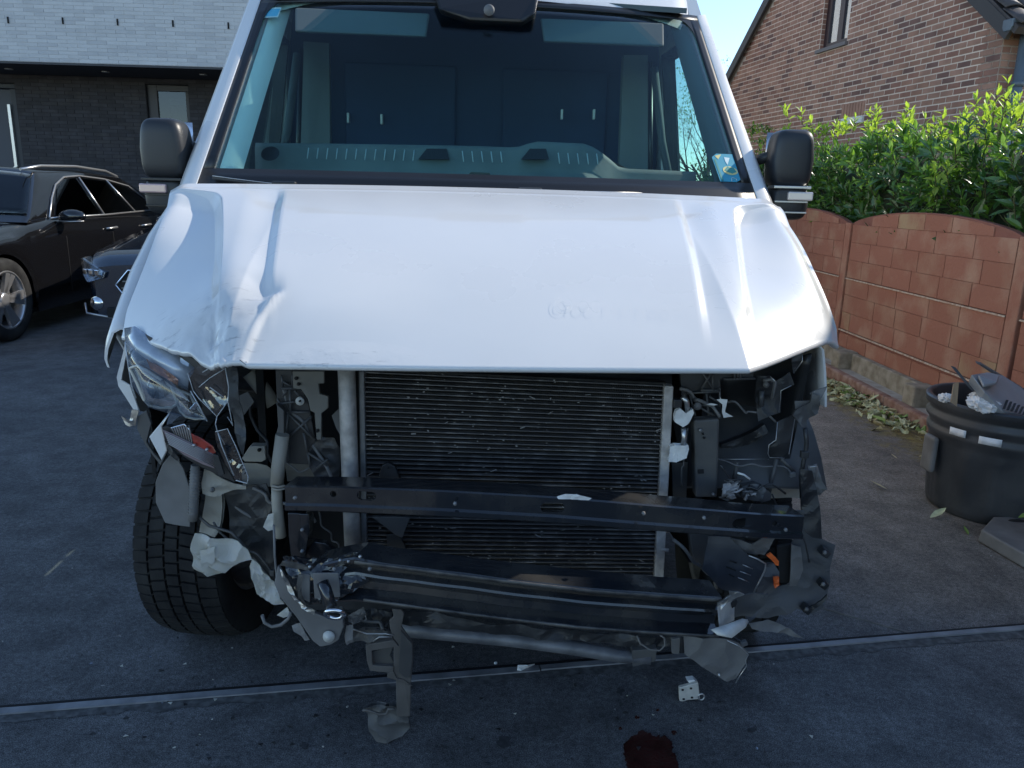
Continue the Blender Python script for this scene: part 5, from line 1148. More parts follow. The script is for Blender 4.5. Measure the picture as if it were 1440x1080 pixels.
# dark bulk of the engine and subframe
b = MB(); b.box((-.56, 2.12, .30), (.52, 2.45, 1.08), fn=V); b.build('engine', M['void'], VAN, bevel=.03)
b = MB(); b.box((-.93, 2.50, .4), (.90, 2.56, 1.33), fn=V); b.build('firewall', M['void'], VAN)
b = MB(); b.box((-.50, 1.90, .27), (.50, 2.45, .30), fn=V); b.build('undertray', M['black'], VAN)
b = MB()
for k in range(9):
    x = -.5+.13*k; b.tube([V(x, 2.0, 1.06), V(x+.05, 2.02, .98+.03*math.sin(k)), V(x+.1, 2.0, 1.05)], .012, 6)
b.build('hose', M['black'], VAN)
b = MB(); b.grid([[U(505, 512, 1.93), U(720, 515, 1.93), U(945, 520, 1.93)], [U(505, 533, 1.90), U(720, 537, 1.90), U(945, 545, 1.90)]], t=(0, .1, 0)); b.build('radiator_top_rail', M['black'], VAN)
# radiator
RY = 1.86
rc = px3([(508, 520), (938, 540), (922, 846), (514, 846)], RY)
b = MB(); b.plate([p+Vector((0, .012, 0)) for p in rc], (0, .03, 0)); RAD = b.build('radiator', M['core'], VAN)
b = MB(); fb = MB(); NT = 51; rf_ = random.Random(9)
def rp(u, v, o=0.0): return rc[0].lerp(rc[1], u).lerp(rc[3].lerp(rc[2], u), v)+Vector((0, o, 0))
for k in range(NT):
    v = (k+.5)/NT; h = .0015
    n_ = 24
    P = [[rp(i/n_, v)+Vector((0, .013, h)), rp(i/n_, v)+Vector((0, -.001+.0006*nz(i*.8, k), h*.7)), rp(i/n_, v)+Vector((0, -.001+.0006*nz(i*.8, k), -h*.7)), rp(i/n_, v)+Vector((0, .013, -h))] for i in range(n_+1)]
    b.grid(P, 0, False)
    for i in range(170):                                            # corrugated fins between the tubes
        u = (i+.5)/170; p = rp(u, v+.5/NT); q = .0026
        fb.add([p+Vector((0, .002, -q)), p+Vector((.0, .012, -q)), p+Vector((.0013, .012, q)), p+Vector((.0013, .002, q))], [(0, 1, 2, 3)])
b.build('cooling_tube', M['fin'], RAD, kind='stuff', recalc=False); fb.build('cooling_fin', mat('fin_metal', (0.06, 0.058, 0.055), .6, metal=.3, var=.4, vscale=12), RAD, kind='stuff', recalc=False)
b = MB()
for i in range(420):
    u, v = rf_.random(), rf_.random()**.8*.85
    if nz(u*5, v*4, 2) < -.12: continue
    p = rp(u, v, -.003); l = rf_.uniform(.002, .006)
    if rf_.random() < .12: l *= 3
    b.obox(p, (l, .0015, rf_.uniform(.001, .003)), Matrix.Rotation(rf_.uniform(-.7, .7), 3, 'Y'))
b.build('bent_fin', mat('bent_fin_metal', (0.28, 0.27, 0.26), .5, metal=.2), RAD, kind='stuff', recalc=False)
def bar(nm, a, c, Y, w, m, th=.03, par=None): return pl(nm, [(a[0]-w/2, a[1]), (a[0]+w/2, a[1]), (c[0]+w/2, c[1]), (c[0]-w/2, c[1])], Y, m, th, .003, par)
bar('side_tank', (508, 522), (513, 846), RY-.01, 8, M['tank'], par=RAD); bar('side_tank', (941, 543), (925, 852), RY-.012, 13, M['alu'], par=RAD)
tb_('receiver_tube', [(487, 516), (490, 600), (493, 690), (496, 766)], RY-.03, .0215, M['alu'], 16)
b = MB(); b.lathe([(.0215, 0), (.019, -.012), (.010, -.019), (.001, -.021)], U(496, 766, RY-.03), n=16); b.build('tube_cap', M['alu'], VAN)
pl('sensor_bracket', [(533, 668), (537, 655), (546, 651), (555, 656), (560, 668), (563, 676), (530, 676)], RY-.02, M['black'], .015); boltp(546, 657, RY-.02, .003, M['void'])
pl('broken_bracket', [(522, 727), (560, 727), (577, 728), (570, 745), (566, 757), (555, 752), (540, 740)], RY-.03, M['dgrey'], .012)
pl('loose_plastic', [(543, 752), (560, 750), (568, 765), (572, 775), (562, 785), (556, 786), (545, 775)], RY-.025, M['black'], .012)
# upper crash beam, swept, with real slots cut through
def sweep(path, prof):
    P = []
    for i, p in enumerate(path):
        t = (path[min(i+1, len(path)-1)]-path[max(i-1, 0)]).normalized(); n = Vector((-t.y, t.x, 0)).normalized()
        P.append([p+n*a+Vector((0, 0, c)) for a, c in prof]+[p+n*prof[0][0]+Vector((0, 0, prof[0][1]))])
    return P
def interp(ctrl, n):
    out = []
    for i in range(n+1):
        x = ctrl[0][0]+(ctrl[-1][0]-ctrl[0][0])*i/n
        out.append((x, pw([(c[0], c[1]) for c in ctrl], x), sum(pw([(c[0], c[2]) for c in ctrl], x+d) for d in (-40, 0, 40))/3))
    return out
ub = px3(interp([(402, 701, 1.665), (470, 702, 1.62), (620, 708, 1.585), (780, 717, 1.575), (940, 730, 1.59), (1060, 739, 1.63), (1128, 742, 1.70)], 48))
prof = [(.055, .034), (.002, .031), (-.002, .028), (-.002, -.010), (-.007, -.015), (-.007, -.026), (-.002, -.030), (.055, -.030), (.055, -.026), (.004, -.026), (.004, .026), (.055, .030)]
b = MB(); g_ = sweep(ub, prof); b.grid(g_, 0, False); b.add(g_[0][:-1], [list(range(len(prof)))]); b.add(g_[-1][:-1], [list(range(len(prof)))])
UB = b.build('crash_beam', M['beam'], VAN)
def cut(obj, cutters):
    cb = MB()
    for cx, cy, Y, hw_, hh_ in cutters:
        c = U(cx, cy, Y); pts = []
        for s_, a0 in ((1, -90), (-1, 90)):
            for k in range(7): a = math.radians(a0+180*k/6); pts.append(c+Vector((s_*(hw_-hh_)*1+hh_*math.cos(a), -.03, hh_*math.sin(a))))
        cb.plate(pts, (0, .042, 0))
    co = cb.build('cutter', M['void']); md_ = obj.modifiers.new('slots', 'BOOLEAN'); md_.object = co; md_.operation = 'DIFFERENCE'; md_.solver = 'EXACT'
    dg = bpy.context.evaluated_depsgraph_get(); me = bpy.data.meshes.new_from_object(obj.evaluated_get(dg)); obj.modifiers.clear(); obj.data = me; bpy.data.objects.remove(co)
cut(UB, [(515, 698, 1.605, .022, .0105), (468, 696, 1.62, .0078, .0077), (777, 714, 1.575, .027, .0110), (1046, 736, 1.625, .028, .0115), (1090, 737, 1.655, .0068, .0067)])
crumpled('beam_sun_patch', [(783, 699), (795, 695), (811, 695), (816, 698), (832, 701), (828, 704), (785, 702)], 1.565, M['white'], .003, 30)  # white sheet painted in as the sun patch on the beam
# lower beam: heavier, twisted
lb = px3(interp([(440, 822, 1.56), (500, 814, 1.52), (600, 827, 1.49), (700, 840, 1.475), (820, 854, 1.47), (930, 862, 1.475), (1012, 867, 1.50)], 48))
prof = [(.07, .050), (.0, .047), (-.003, .043), (-.003, .036), (.010, .029), (.012, .022), (.0, .015), (-.002, .010), (.014, .000), (.024, -.014), (.022, -.030), (.004, -.038), (-.006, -.042), (-.006, -.046), (.07, -.048), (.07, -.040), (.034, -.034), (.034, .036), (.07, .040)]
b = MB(); g_ = []
for i, p in enumerate(lb):
    u = i/48; sc_ = lerp(.98, 1.0, u)*(1+.12*math.exp(-((u-.1)/.06)**2)); row = sweep(lb, [(a, c*sc_+.002*nz(u*9, a*9)) for a, c in prof])[i]; g_.append(row)
b.grid(g_, 0, False); LB = b.build('lower_crash_beam', M['beam'], VAN)
b = MB(); P = [[p+Vector((0, -.009, -.0405+.001*nz(i))), p+Vector((0, -.010, -.0465))] for i, p in enumerate(lb[6:])]; b.grid(P, t=(0, .003, 0)); b.build('bare_lip', M['rust'], LB)
b = MB(); P = [[p+Vector((0, -.0045, .045)), p+Vector((0, -.0055, .038))] for i, p in enumerate(lb[5:])]; b.grid(P, t=(0, .002, 0)); b.build('scraped_lip', M['rust'], LB)
# left end of the lower beam, crushed
Z4 = zz((380, 640), 3.856)
crumpled('crushed_beam_end', Z4((50, 575), (110, 560), (220, 610), (330, 580), (440, 540), (500, 550), (560, 600), (540, 680), (380, 770), (300, 820), (200, 830), (150, 790), (160, 660), (90, 640)), 1.535, M['beam'], .016, 14, .004)
crumpled('torn_metal_edge', Z4((50, 600), (70, 570), (210, 610), (205, 630), (140, 625), (100, 610)), 1.515, M['rust'], .006, 30, .003)
crumpled('torn_metal_edge', Z4((50, 620), (75, 640), (110, 720), (160, 800), (240, 850), (235, 870), (170, 830), (95, 740)), 1.52, M['steel'], .005, 40, .002)
crumpled('torn_metal_edge', Z4((150, 650), (175, 655), (165, 740), (195, 830), (150, 780), (145, 700)), 1.512, M['rust'], .005, 30, .002)
pl('beam_gusset', Z4((165, 640), (215, 650), (215, 800), (170, 780)), 1.525, M['grey'], .004)
for a in ((380, 570), (425, 575), (488, 550), (215, 605)): boltp(*Z4(a)[0], 1.505, .004, M['steel'])
pl('mount_plate', Z4((230, 640), (370, 640), (380, 770), (240, 780)), 1.522, M['grey'], .004)
tb_('tow_eye_shank', Z4((285, 690, 1.50), (300, 730, 1.49), (330, 830, 1.47)), None, .0135, M['beam'], 14)
c = U(*Z4((350, 862))[0], 1.462); b = MB(); Rt = Matrix.Rotation(math.radians(28), 3, 'X'); b.tube([c+Rt @ Vector((.0195*math.cos(2*PI*k/32), .0*k, .0150*math.sin(2*PI*k/32))) for k in range(33)], .0048, 10); b.build('tow_eye', M['chrome'], VAN)
arm = pl('subframe_arm', Z4((40, 600), (75, 650), (130, 760), (200, 840), (300, 880), (395, 890), (400, 930), (370, 1005), (330, 1030), (270, 1042), (230, 1010), (140, 880), (50, 770), (20, 700)), 1.54, M['grey'], .012, .003)
b = MB(); cc = U(*Z4((318, 982))[0], 1.535); b.lathe([(.0005, .010), (.005, .010), (.0062, .007), (.012, .006), (.0135, .0)], cc, Matrix.Rotation(PI/2, 3, 'X'), 20); b.build('bolt', M['wheelw'], arm)
tb_('splash_edge', Z4((20, 380), (25, 550), (40, 700), (60, 780)), 1.60, .003, M['grey'], 6)
pl('crash_box', Z4((95, 315), (190, 318), (195, 470), (180, 570), (115, 570), (100, 440)), 1.64, M['beam'], .08)
pl('crash_box_flange', Z4((160, 320), (205, 320), (212, 400), (188, 560), (160, 560)), 1.63, M['beam'], .006)
pl('mount_shelf', Z4((195, 520), (240, 470), (300, 480), (375, 545), (370, 570), (200, 570)), 1.66, M['beam'], .02)
crumpled('loose_clip', Z4((110, 935), (160, 915), (215, 1000), (185, 1008), (165, 985), (125, 960)), 1.56, M['grey'], .006, 30)
# tangled bits between the arm and the crossmember
Z5 = zz((400, 820), 4.5)
for nm, p_, Y, m in (('broken_duct', Z5((400, 210), (500, 150), (520, 200), (470, 250), (430, 270), (400, 250)), 1.55, M['dgrey']), ('broken_duct', Z5((385, 280), (430, 270), (440, 370), (400, 385), (380, 340)), 1.55, M['grey']), ('torn_shield', Z5((430, 290), (560, 285), (690, 330), (600, 350), (520, 380), (430, 375)), 1.60, M['dgrey']), ('torn_shield', Z5((540, 170), (680, 190), (665, 300), (600, 290), (560, 240)), 1.62, M['black'])): crumpled(nm, p_, Y, m, .010, 22)
for p_ in (((430, 290), (520, 320), (640, 320), (690, 330)), ((450, 250), (520, 230), (500, 170)), ((560, 370), (600, 340), (680, 340))): tb_('wire', Z5(*p_), 1.585, .0018, M['silver'], 5)
# crossmember
cm = px3([(565, 886, 1.70), (640, 892, 1.69), (720, 900, 1.68), (800, 910, 1.67), (870, 922, 1.66), (915, 926, 1.65)]); b = MB(); b.tube(cm, [.017, .018, .017, .018, .017, .015], 12); b.build('crossmember', mat('dirty_grey_tube', (0.10, 0.105, 0.115), .5, metal=.3, col2=(.20, .205, .215), vscale=14, bump=.3, bscale=30), VAN)
pl('crossmember_cap', [(889, 915), (924, 912), (922, 930), (890, 938)], 1.64, M['dgrey'], .03)
crumpled('sagging_undershield', [(560, 858), (700, 876), (860, 893), (950, 897), (960, 912), (900, 912), (780, 900), (660, 888), (565, 880)], 1.66, M['black'], .012, 12)
Z9 = zz((680, 820), 3.4286)
tb_('cable_loop', Z9((740, 255), (755, 290), (800, 320), (850, 325), (875, 300), (872, 265), (850, 250)), 1.56, .0024, M['grey'], 6)
pl('cable_bracket', Z9((905, 270), (950, 265), (945, 345), (908, 340)), 1.58, M['grey'], .01)
pl('black_bung', Z9((955, 268), (978, 268), (978, 290), (965, 340), (950, 340)), 1.575, M['black'], .008)
crumpled('shield_flap', Z9((965, 268), (1060, 270), (1175, 275), (1235, 305), (1278, 345), (1262, 372), (1268, 400), (1240, 440), (1215, 482), (1175, 490), (1120, 440), (1050, 400), (970, 350)), 1.55, M['grey'], .010, 8, .002)
tb_('flap_edge', Z9((1175, 277), (1235, 305), (1278, 345), (1262, 372), (1268, 400), (1240, 440), (1215, 482)), 1.545, .0012, M['silver'], 5)
boltp(*Z9((1135, 440))[0], 1.545, .003, M['silver'])
# hanging strap and its foot
STR = mat('dusty_brown_plastic', (0.085, 0.08, 0.075), .7, col2=(.13, .122, .115), vscale=10, bump=.1)
def dY(ps, y0, y1, p0, p1): return [(x, y, lerp(y0, y1, (y-p0)/(p1-p0))) for x, y in ps]
sp_ = dY(Z5((680, 165), (740, 170), (758, 195), (740, 280), (812, 380), (815, 480), (800, 640), (795, 845), (710, 845), (705, 600), (690, 562), (690, 400), (722, 392), (690, 350), (668, 290), (662, 240), (690, 212)), 1.555, 1.69, 855, 1008)
SG = pl('hanging_strap', sp_, None, STR, .008, .002)
for p_ in (Z5((512, 400), (545, 388), (690, 362), (722, 400), (552, 430), (558, 522), (690, 530), (690, 562), (650, 568), (540, 556), (522, 500)),): pl('strap_hook', dY(p_, 1.55, 1.685, 855, 1008), None, STR, .02, .002, SG)
pl('strap_web', dY(Z5((556, 434), (688, 402), (668, 455), (690, 500), (690, 526), (564, 518)), 1.57, 1.70, 855, 1008), None, M['dgrey'], .003, .001, SG)
pl('strap_rib', dY(Z5((735, 300), (808, 385), (810, 480), (795, 600), (760, 600), (720, 560), (730, 400)), 1.548, 1.683, 855, 1008), None, M['dgrey'], .004, .001, SG)
pl('strap_step', dY(Z5((650, 568), (690, 562), (708, 600), (790, 640), (745, 610), (650, 600)), 1.55, 1.685, 855, 1008), None, STR, .01, .001, SG)
ft = crumpled('strap_foot', [(x, y, 1.70) for x, y in Z5((492, 800), (520, 800), (600, 825), (645, 825), (655, 792), (700, 795), (712, 838), (780, 850), (782, 950), (740, 985), (650, 1000), (590, 990), (535, 940), (518, 850))], None, M['dgrey'], .02, 9, .012, par=SG)
tb_('strap_foot_lip', [(x, y, 1.688) for x, y in Z5((495, 805), (520, 803), (600, 828), (645, 828), (658, 796), (700, 798))], None, .0035, STR, 6, SG)
# --- left side between lamp and radiator
Z2 = zz((340, 500), 5.4); Z3 = zz((180, 620), 3.857)
PB = mat('shaded_primer_bracket', (0.13, 0.125, 0.11), .6, var=.15, vscale=14)
tb_('painted_rail', Z2((60, 130), (150, 240), (240, 370)), 2.0, .021, M['primer'], 14)
pl('lock_bracket', Z2((385, 120), (625, 120), (625, 212), (582, 215), (592, 292), (655, 310), (655, 400), (604, 440), (604, 640), (568, 640), (552, 435), (520, 420), (500, 330), (450, 258), (390, 250)), 1.80, PB, .01)
for a in ((415, 172), (432, 215), (575, 570)): boltp(*Z2(a)[0], 1.797, .0045, M['void'], nm='hole')
cp_ = pl('lamp_carrier', Z2((255, 110), (380, 110), (380, 250), (450, 262), (500, 340), (520, 430), (560, 650), (500, 720), (520, 830), (350, 820), (300, 650), (270, 460)), 1.835, M['black'], .02)
for q in (((305, 150), (310, 240)), ((385, 110), (385, 250)), ((310, 195), (380, 235)), ((300, 250), (440, 250)), ((345, 260), (310, 310)), ((365, 260), (370, 440)), ((400, 265), (440, 310)), ((265, 370), (440, 345)), ((270, 330), (350, 440)), ((350, 430), (520, 430)), ((350, 440), (555, 640)), ((530, 460), (350, 625)), ((350, 440), (330, 640)), ((470, 590), (500, 740)), ((500, 735), (650, 835)), ((650, 790), (570, 855)), ((500, 740), (520, 840))):
    b = MB(); a_, c_ = px3(Z2(*q), 1.822); b.tube([a_, c_], .0035, 4); b.build('rib', M['dgrey'], cp_)
boltp(*Z2((442, 345))[0], 1.815, .0105, M['wheelw']); boltp(*Z2((442, 345))[0], 1.808, .003, M['void'])
pl('carrier_arm', Z2((265, 370), (320, 420), (320, 640), (345, 700), (345, 810), (300, 820), (285, 650), (262, 590), (275, 540)), 1.80, M['dgrey'], .02)
crumpled('plastic_shroud', Z2((500, 620), (700, 630), (745, 700), (730, 930), (560, 930), (510, 860), (490, 720)), 1.84, M['black'], .012, 12)
crumpled('plastic_shroud', Z2((680, 460), (740, 400), (745, 600), (720, 560)), 1.86, M['grey'], .004, 12)
pl('fixing_tab', Z2((0, 780), (60, 688), (175, 690), (182, 790), (150, 808), (20, 806)), 1.88, M['primer'], .03); boltp(*Z2((133, 716))[0], 1.876, .005, M['void'], nm='hole')
crumpled('inner_panel', Z2((0, 815), (120, 815), (190, 830), (240, 870), (235, 1000), (0, 1010)), 1.92, M['primer'], .008, 8)
crumpled('inner_panel', Z2((330, 815), (500, 815), (540, 900), (600, 940), (400, 960), (340, 960)), 1.92, PB, .006, 8)
tb_('strut', Z2((310, 600), (275, 850), (268, 990)), 1.79, .0165, M['primer'], 14); tb_('strut', Z3((808, 250), (808, 330), (818, 440), (830, 520)), 1.79, .0135, M['primer'], 14)
for dy in (0, 4): tb_('clamp_ring', [(382, 683+dy), (391, 685+dy), (401, 683+dy)], 1.77, .003, M['primer'], 6)
crumpled('lamp_mount', Z3((400, 165), (440, 170), (580, 232), (640, 243), (640, 262), (590, 264), (515, 252), (500, 300), (470, 305), (400, 290), (395, 230)), 1.80, M['primer'], .008, 16, .004)
boltp(*Z3((458, 265))[0], 1.785, .006, M['grey'])
crumpled('chassis_leg', Z3((415, 290), (515, 255), (490, 400), (488, 495), (470, 525), (375, 505), (388, 470), (420, 360)), 1.84, M['primer'], .008, 10, .02)
pl('mudguard_liner', Z3((185, 130), (240, 60), (300, 150), (332, 250), (336, 468), (260, 458), (200, 445), (150, 335), (148, 225)), 1.80, M['grey'], .006)
hz_ = Z3((368, 130), (360, 250), (356, 380), (352, 430)); tb_('breather_hose', hz_, 1.79, .0115, M['grey'], 12)
for k in range(16):
    a = px3(Z3((366-.9*k, 150+16*k)), 1.79)[0]; b = MB(); b.lathe([(.0115, -.0015), (.0135, 0), (.0115, .0015)], a, n=14); b.build('hose_ring', M['grey'], VAN)
crumpled('splash_guard', Z3((520, 270), (740, 240), (775, 300), (790, 440), (800, 790), (720, 700), (640, 600), (545, 480)), 1.85, M['black'], .012, 10, .004)
tb_('guard_edge', Z3((388, 415), (440, 460), (560, 495), (640, 580), (720, 680), (800, 780)), 1.80, .004, M['dgrey'], 6)
crumpled('torn_liner', Z3((372, 492), (350, 550), (340, 600), (340, 712), (400, 752), (470, 748), (520, 725), (560, 690), (600, 667), (665, 652), (640, 600), (590, 555), (480, 530)), 1.77, M['torn'], .022, 9, .002)
crumpled('torn_liner', Z3((385, 600), (470, 575), (465, 660), (400, 708), (395, 650)), 1.757, M['torn'], .008, 14, .002)
crumpled('torn_liner', Z3((665, 650), (655, 690), (690, 780), (700, 830), (740, 865), (790, 892), (848, 885), (800, 790), (720, 690)), 1.70, M['torn'], .016, 18, .002)
crumpled('torn_liner', Z3((808, 945), (862, 905), (890, 948), (840, 962)), 1.62, M['torn'], .008, 18, .002)
crumpled('frayed_film', Z3((730, 470), (760, 400), (790, 390), (790, 480), (760, 490)), 1.76, M['torn'], .006, 18, .001)
tb_('loose_pipe', Z3((728, 945), (740, 985), (780, 1008), (830, 998), (870, 965), (885, 925)), 1.62, .0042, M['grey'], 8)
# --- smashed left headlamp
Z1 = zz((150, 420), 3.857)
HL = pl('headlamp', Z1((95, 175), (130, 150), (210, 200), (330, 280), (480, 345), (620, 360), (655, 560), (560, 640), (430, 640), (220, 590), (130, 480), (100, 300)), 1.90, M['black'], .05, .004, label='smashed headlamp with its lens broken away')
def bulge(nm, rows, m, par=HL, th=.003):
    b = MB(); b.grid([[U(*p) for p in r] for r in rows], t=(0, th, 0)); return b.build(nm, m, par)
bulge('lamp_cover', [[Z1((95, 160, 1.86))[0], Z1((150, 150, 1.83))[0], Z1((250, 215, 1.80))[0], Z1((370, 285, 1.79))[0], Z1((480, 345, 1.80))[0]],
    [Z1((97, 200, 1.83))[0], Z1((160, 215, 1.79))[0], Z1((260, 280, 1.765))[0], Z1((370, 350, 1.755))[0], Z1((470, 400, 1.77))[0]],
    [Z1((102, 245, 1.82))[0], Z1((160, 285, 1.78))[0], Z1((250, 345, 1.76))[0], Z1((350, 400, 1.755))[0], Z1((445, 440, 1.765))[0]],
    [Z1((112, 290, 1.82))[0], Z1((155, 335, 1.79))[0], Z1((240, 385, 1.775))[0], Z1((340, 445, 1.77))[0], Z1((440, 500, 1.775))[0]]], mat('silvered_lamp_cover', (0.36, 0.42, 0.50), .25, metal=.15, coat=1.0, var=.35, vscale=11))
crumpled('orange_reflector', Z1((215, 325), (240, 345), (330, 400), (390, 440), (385, 470), (300, 425), (235, 380)), 1.752, mat('pale_orange_reflector', (.5, .22, .14), .2, metal=.3, coat=1.0), .003, 20, .002, par=HL)
pl('lamp_shade', Z1((205, 190), (330, 262), (480, 330), (520, 300), (610, 345), (590, 372), (540, 420), (440, 398), (330, 330), (240, 250)), 1.785, M['dgrey'], .004, par=HL)
pl('shield_plate', Z1((485, 345), (520, 305), (620, 350), (600, 370), (525, 392)), 1.775, M['black'], .004, par=HL)
r1 = Z1((125, 378), (160, 364), (215, 388), (280, 430), (350, 478), (372, 530), (382, 572), (350, 592), (290, 592), (232, 578), (200, 545), (165, 460))
tb_('bezel', r1, 1.765, .0034, M['bezel'], 8, HL, True)
pl('reflector', [(x, y) for x, y in r1], 1.80, M['reflector'], .004, par=HL); 
b = MB(); c_ = U(*Z1((285, 480))[0], 1.785); b.lathe([(.0275, .0), (.026, .012), (.018, .020), (.001, .024)], c_, Matrix.Rotation(PI/2, 3, 'X') @ Matrix.Rotation(.2, 3, 'Y'), 24); pj = b.build('projector', mat('projector_lens', (.16, .17, .18), .12, metal=.5, coat=1.0, var=.4, vscale=40), HL)
for a_ in ((240, 440, 275, 520), (300, 440, 320, 530), (262, 460, 250, 535)):
    b = MB(); p_, q_ = px3(Z1(a_[:2], a_[2:]), 1.757); b.tube([p_, (p_+q_)/2+Vector((.006, -.003, 0)), q_], .004, 5); b.build('projector_rib', M['black'], pj)
r2 = Z1((352, 482), (400, 500), (455, 522), (470, 560), (500, 600), (538, 652), (480, 652), (430, 640), (400, 610), (380, 560))
tb_('bezel', r2, 1.775, .0034, M['bezel'], 8, HL, True); pl('reflector', r2, 1.80, M['reflector'], .004, par=HL)
pl('black_insert', Z1((440, 530), (470, 505), (520, 590), (470, 610), (440, 590)), 1.78, M['void'], .004, par=HL); pl('bulb_shard', Z1((445, 600), (480, 560), (500, 575), (480, 610)), 1.77, M['chrome'], .003, par=HL)
LS = M['lens']
crumpled('broken_lens', Z1((440, 405), (500, 360), (640, 352), (662, 480), (655, 560), (600, 640), (560, 600), (470, 500)), 1.745, LS, .006, 9, .002, par=HL)
crumpled('broken_lens', Z1((590, 722), (655, 705), (700, 800), (768, 965), (762, 1002), (700, 985), (640, 900), (605, 800)), 1.71, LS, .006, 12, .002, par=HL)
LG = mat('frosted_lens_edge', (.42, .45, .48), .25, coat=.8)
for q in (((470, 500), (500, 540), (560, 600), (598, 640), (655, 560)), ((640, 352), (662, 480), (658, 560), (685, 690), (655, 640)), ((590, 722), (655, 705), (700, 800), (768, 965), (762, 1002), (700, 985)), ((598, 640), (590, 680), (600, 720), (640, 790)), ((440, 405), (470, 500)), ((560, 430), (640, 380)), ((500, 480), (560, 430)), ((560, 480), (640, 540)), ((605, 730), (625, 800), (690, 960)), ((520, 400), (600, 350))): tb_('lens_edge', Z1(*q), 1.738 if q[0][1] < 660 else 1.704, .0013, LG, 5, HL)
for k in range(9): tb_('lens_tooth', Z1((672+9*k, 790+20*k), (685+9*k, 783+20*k)), 1.703, .002, M['black'], 4, HL)
crumpled('housing_shard', Z1((640, 360), (700, 380), (720, 560), (760, 760), (740, 860), (690, 730), (660, 560)), 1.80, M['dgrey'], .010, 10, .003, par=HL)
pl('metal_tab', Z1((690, 540), (765, 505), (800, 560), (745, 632), (700, 590)), 1.86, M['grey'], .004, par=HL)
bulge('lamp_glass', [[Z1((100, 235, 1.80))[0], Z1((200, 320, 1.75))[0], Z1((330, 400, 1.742))[0], Z1((455, 500, 1.76))[0]],
    [Z1((112, 330, 1.79))[0], Z1((210, 430, 1.735))[0], Z1((340, 500, 1.73))[0], Z1((505, 590, 1.75))[0]],
    [Z1((135, 470, 1.80))[0], Z1((225, 590, 1.75))[0], Z1((400, 640, 1.745))[0], Z1((545, 665, 1.76))[0]]], LS, HL, .002)
for q in (((100, 235), (112, 330), (135, 470), (160, 540)), ((455, 500), (505, 590), (545, 665))): tb_('lens_edge', Z1(*q), 1.748 if q[0][0] > 300 else 1.79, .0016, LG, 5, HL)
# lower lamp unit
LL = pl('indicator_unit', Z1((295, 700), (330, 690), (600, 830), (640, 900), (700, 1000), (640, 975), (480, 900), (330, 800)), 1.75, M['black'], .02, .002, label='broken indicator and reflector unit hanging under the smashed headlamp')
pl('ribbed_lens', Z1((302, 712), (360, 735), (590, 850), (585, 922), (520, 900), (420, 850), (335, 785)), 1.738, mat('pinkish_grey_lens', (.22, .17, .185), .35, coat=.5), .004, par=LL)
for k in range(7): tb_('lens_rib', Z1((318+k*3, 728+k*10), (590-k*1, 858+k*9)), 1.7345, .0011, M['silver'], 4, LL)
pl('chrome_reflector', Z1((345, 700), (420, 678), (455, 715), (470, 785), (440, 785), (370, 745)), 1.742, M['chrome'], .003, par=LL)
for k in range(8): tb_('reflector_rib', Z1((355+13*k, 700-2*k), (375+13*k, 748+5*k)), 1.7405, .0014, M['grey'], 4, LL)
pl('red_reflector', Z1((455, 730), (510, 755), (575, 800), (592, 830), (585, 860), (520, 825), (470, 790)), 1.740, M['red'], .003, par=LL)
for a in ((545, 818), (475, 795)): boltp(*Z1(a)[0], 1.732, .004, M['silver'], LL)
pl('black_clip', Z1((575, 842), (605, 850), (638, 955), (610, 965), (580, 900)), 1.725, M['black'], .008, par=LL)
pl('bumper_corner', Z1((165, 640), (215, 605), (240, 680), (215, 780), (255, 840), (300, 885), (292, 907), (215, 805), (165, 710)), 1.765, M['dgrey'], .01)
pl('painted_shard', Z1((230, 750), (345, 612), (300, 690), (328, 820), (298, 878)), 1.755, M['paint'], .004)
tb_('painted_edge', Z1((345, 612), (298, 692), (328, 820), (298, 885)), 1.750, .002, M['silver'], 5)
crumpled('metal_shard', Z1((75, 640), (95, 650), (125, 660), (140, 600), (175, 605), (155, 690), (120, 695), (100, 685)), 1.76, M['steel'], .004, 24, .003)
crumpled('wing_front_edge', Z1((95, 250), (104, 290), (75, 450), (125, 470), (155, 560), (180, 610), (150, 602), (60, 475), (52, 430)), 1.86, M['paint'], .004, 9, .004)
pl('dark_backing', Z1((100, 300), (140, 370), (215, 560), (240, 620), (180, 610), (130, 480), (80, 450)), 1.90, M['void'], .02)  # near-black plate behind the wing edge
crumpled('wire_loom', Z1((310, 770), (330, 790), (390, 870), (395, 895), (360, 870), (330, 830)), 1.74, M['black'], .006, 30)
# --- right side
Z7 = zz((920, 460), 4.5); Z8 = zz((920, 660), 4.5)
for nm, p_ in (('pipe_clip', ((140, 532), (165, 515), (200, 548), (246, 522), (252, 545), (230, 590), (215, 612), (182, 632), (130, 602), (128, 570))), ('pipe_clip', ((100, 762), (130, 748), (160, 775), (216, 748), (220, 772), (205, 830), (140, 856), (92, 852), (110, 800)))):
    crumpled(nm, Z7(*p_), RY-.03, M['white'], .004, 22, .018); 
tb_('coolant_pipe', Z7((180, 440), (205, 470), (212, 530)), RY-.015, .007, M['silver'], 10); tb_('coolant_pipe', Z7((185, 640), (190, 700), (178, 780)), RY-.015, .007, M['silver'], 10)
b = MB(); b.obox(U(*Z7((145, 480))[0], RY-.01), (.022, .02, .022)); b.build('pipe_union', M['black'], VAN, bevel=.003)
tb_('drain_nipple', Z8((45, 505), (90, 512)), RY-.01, .0055, M['alu'], 8)
pl('cooler_post', Z7((250, 590), (415, 580), (400, 1080), (262, 1080)), 1.86, M['dgrey'], .04, .006)
for a, w_ in (((308, 675), 5), ((315, 700), 5)): boltp(*Z7(a)[0], 1.857, .003, M['void'], nm='hole')
pl('post_hole', Z7((275, 902), (315, 900), (316, 928), (277, 930)), 1.857, M['void'], .003)
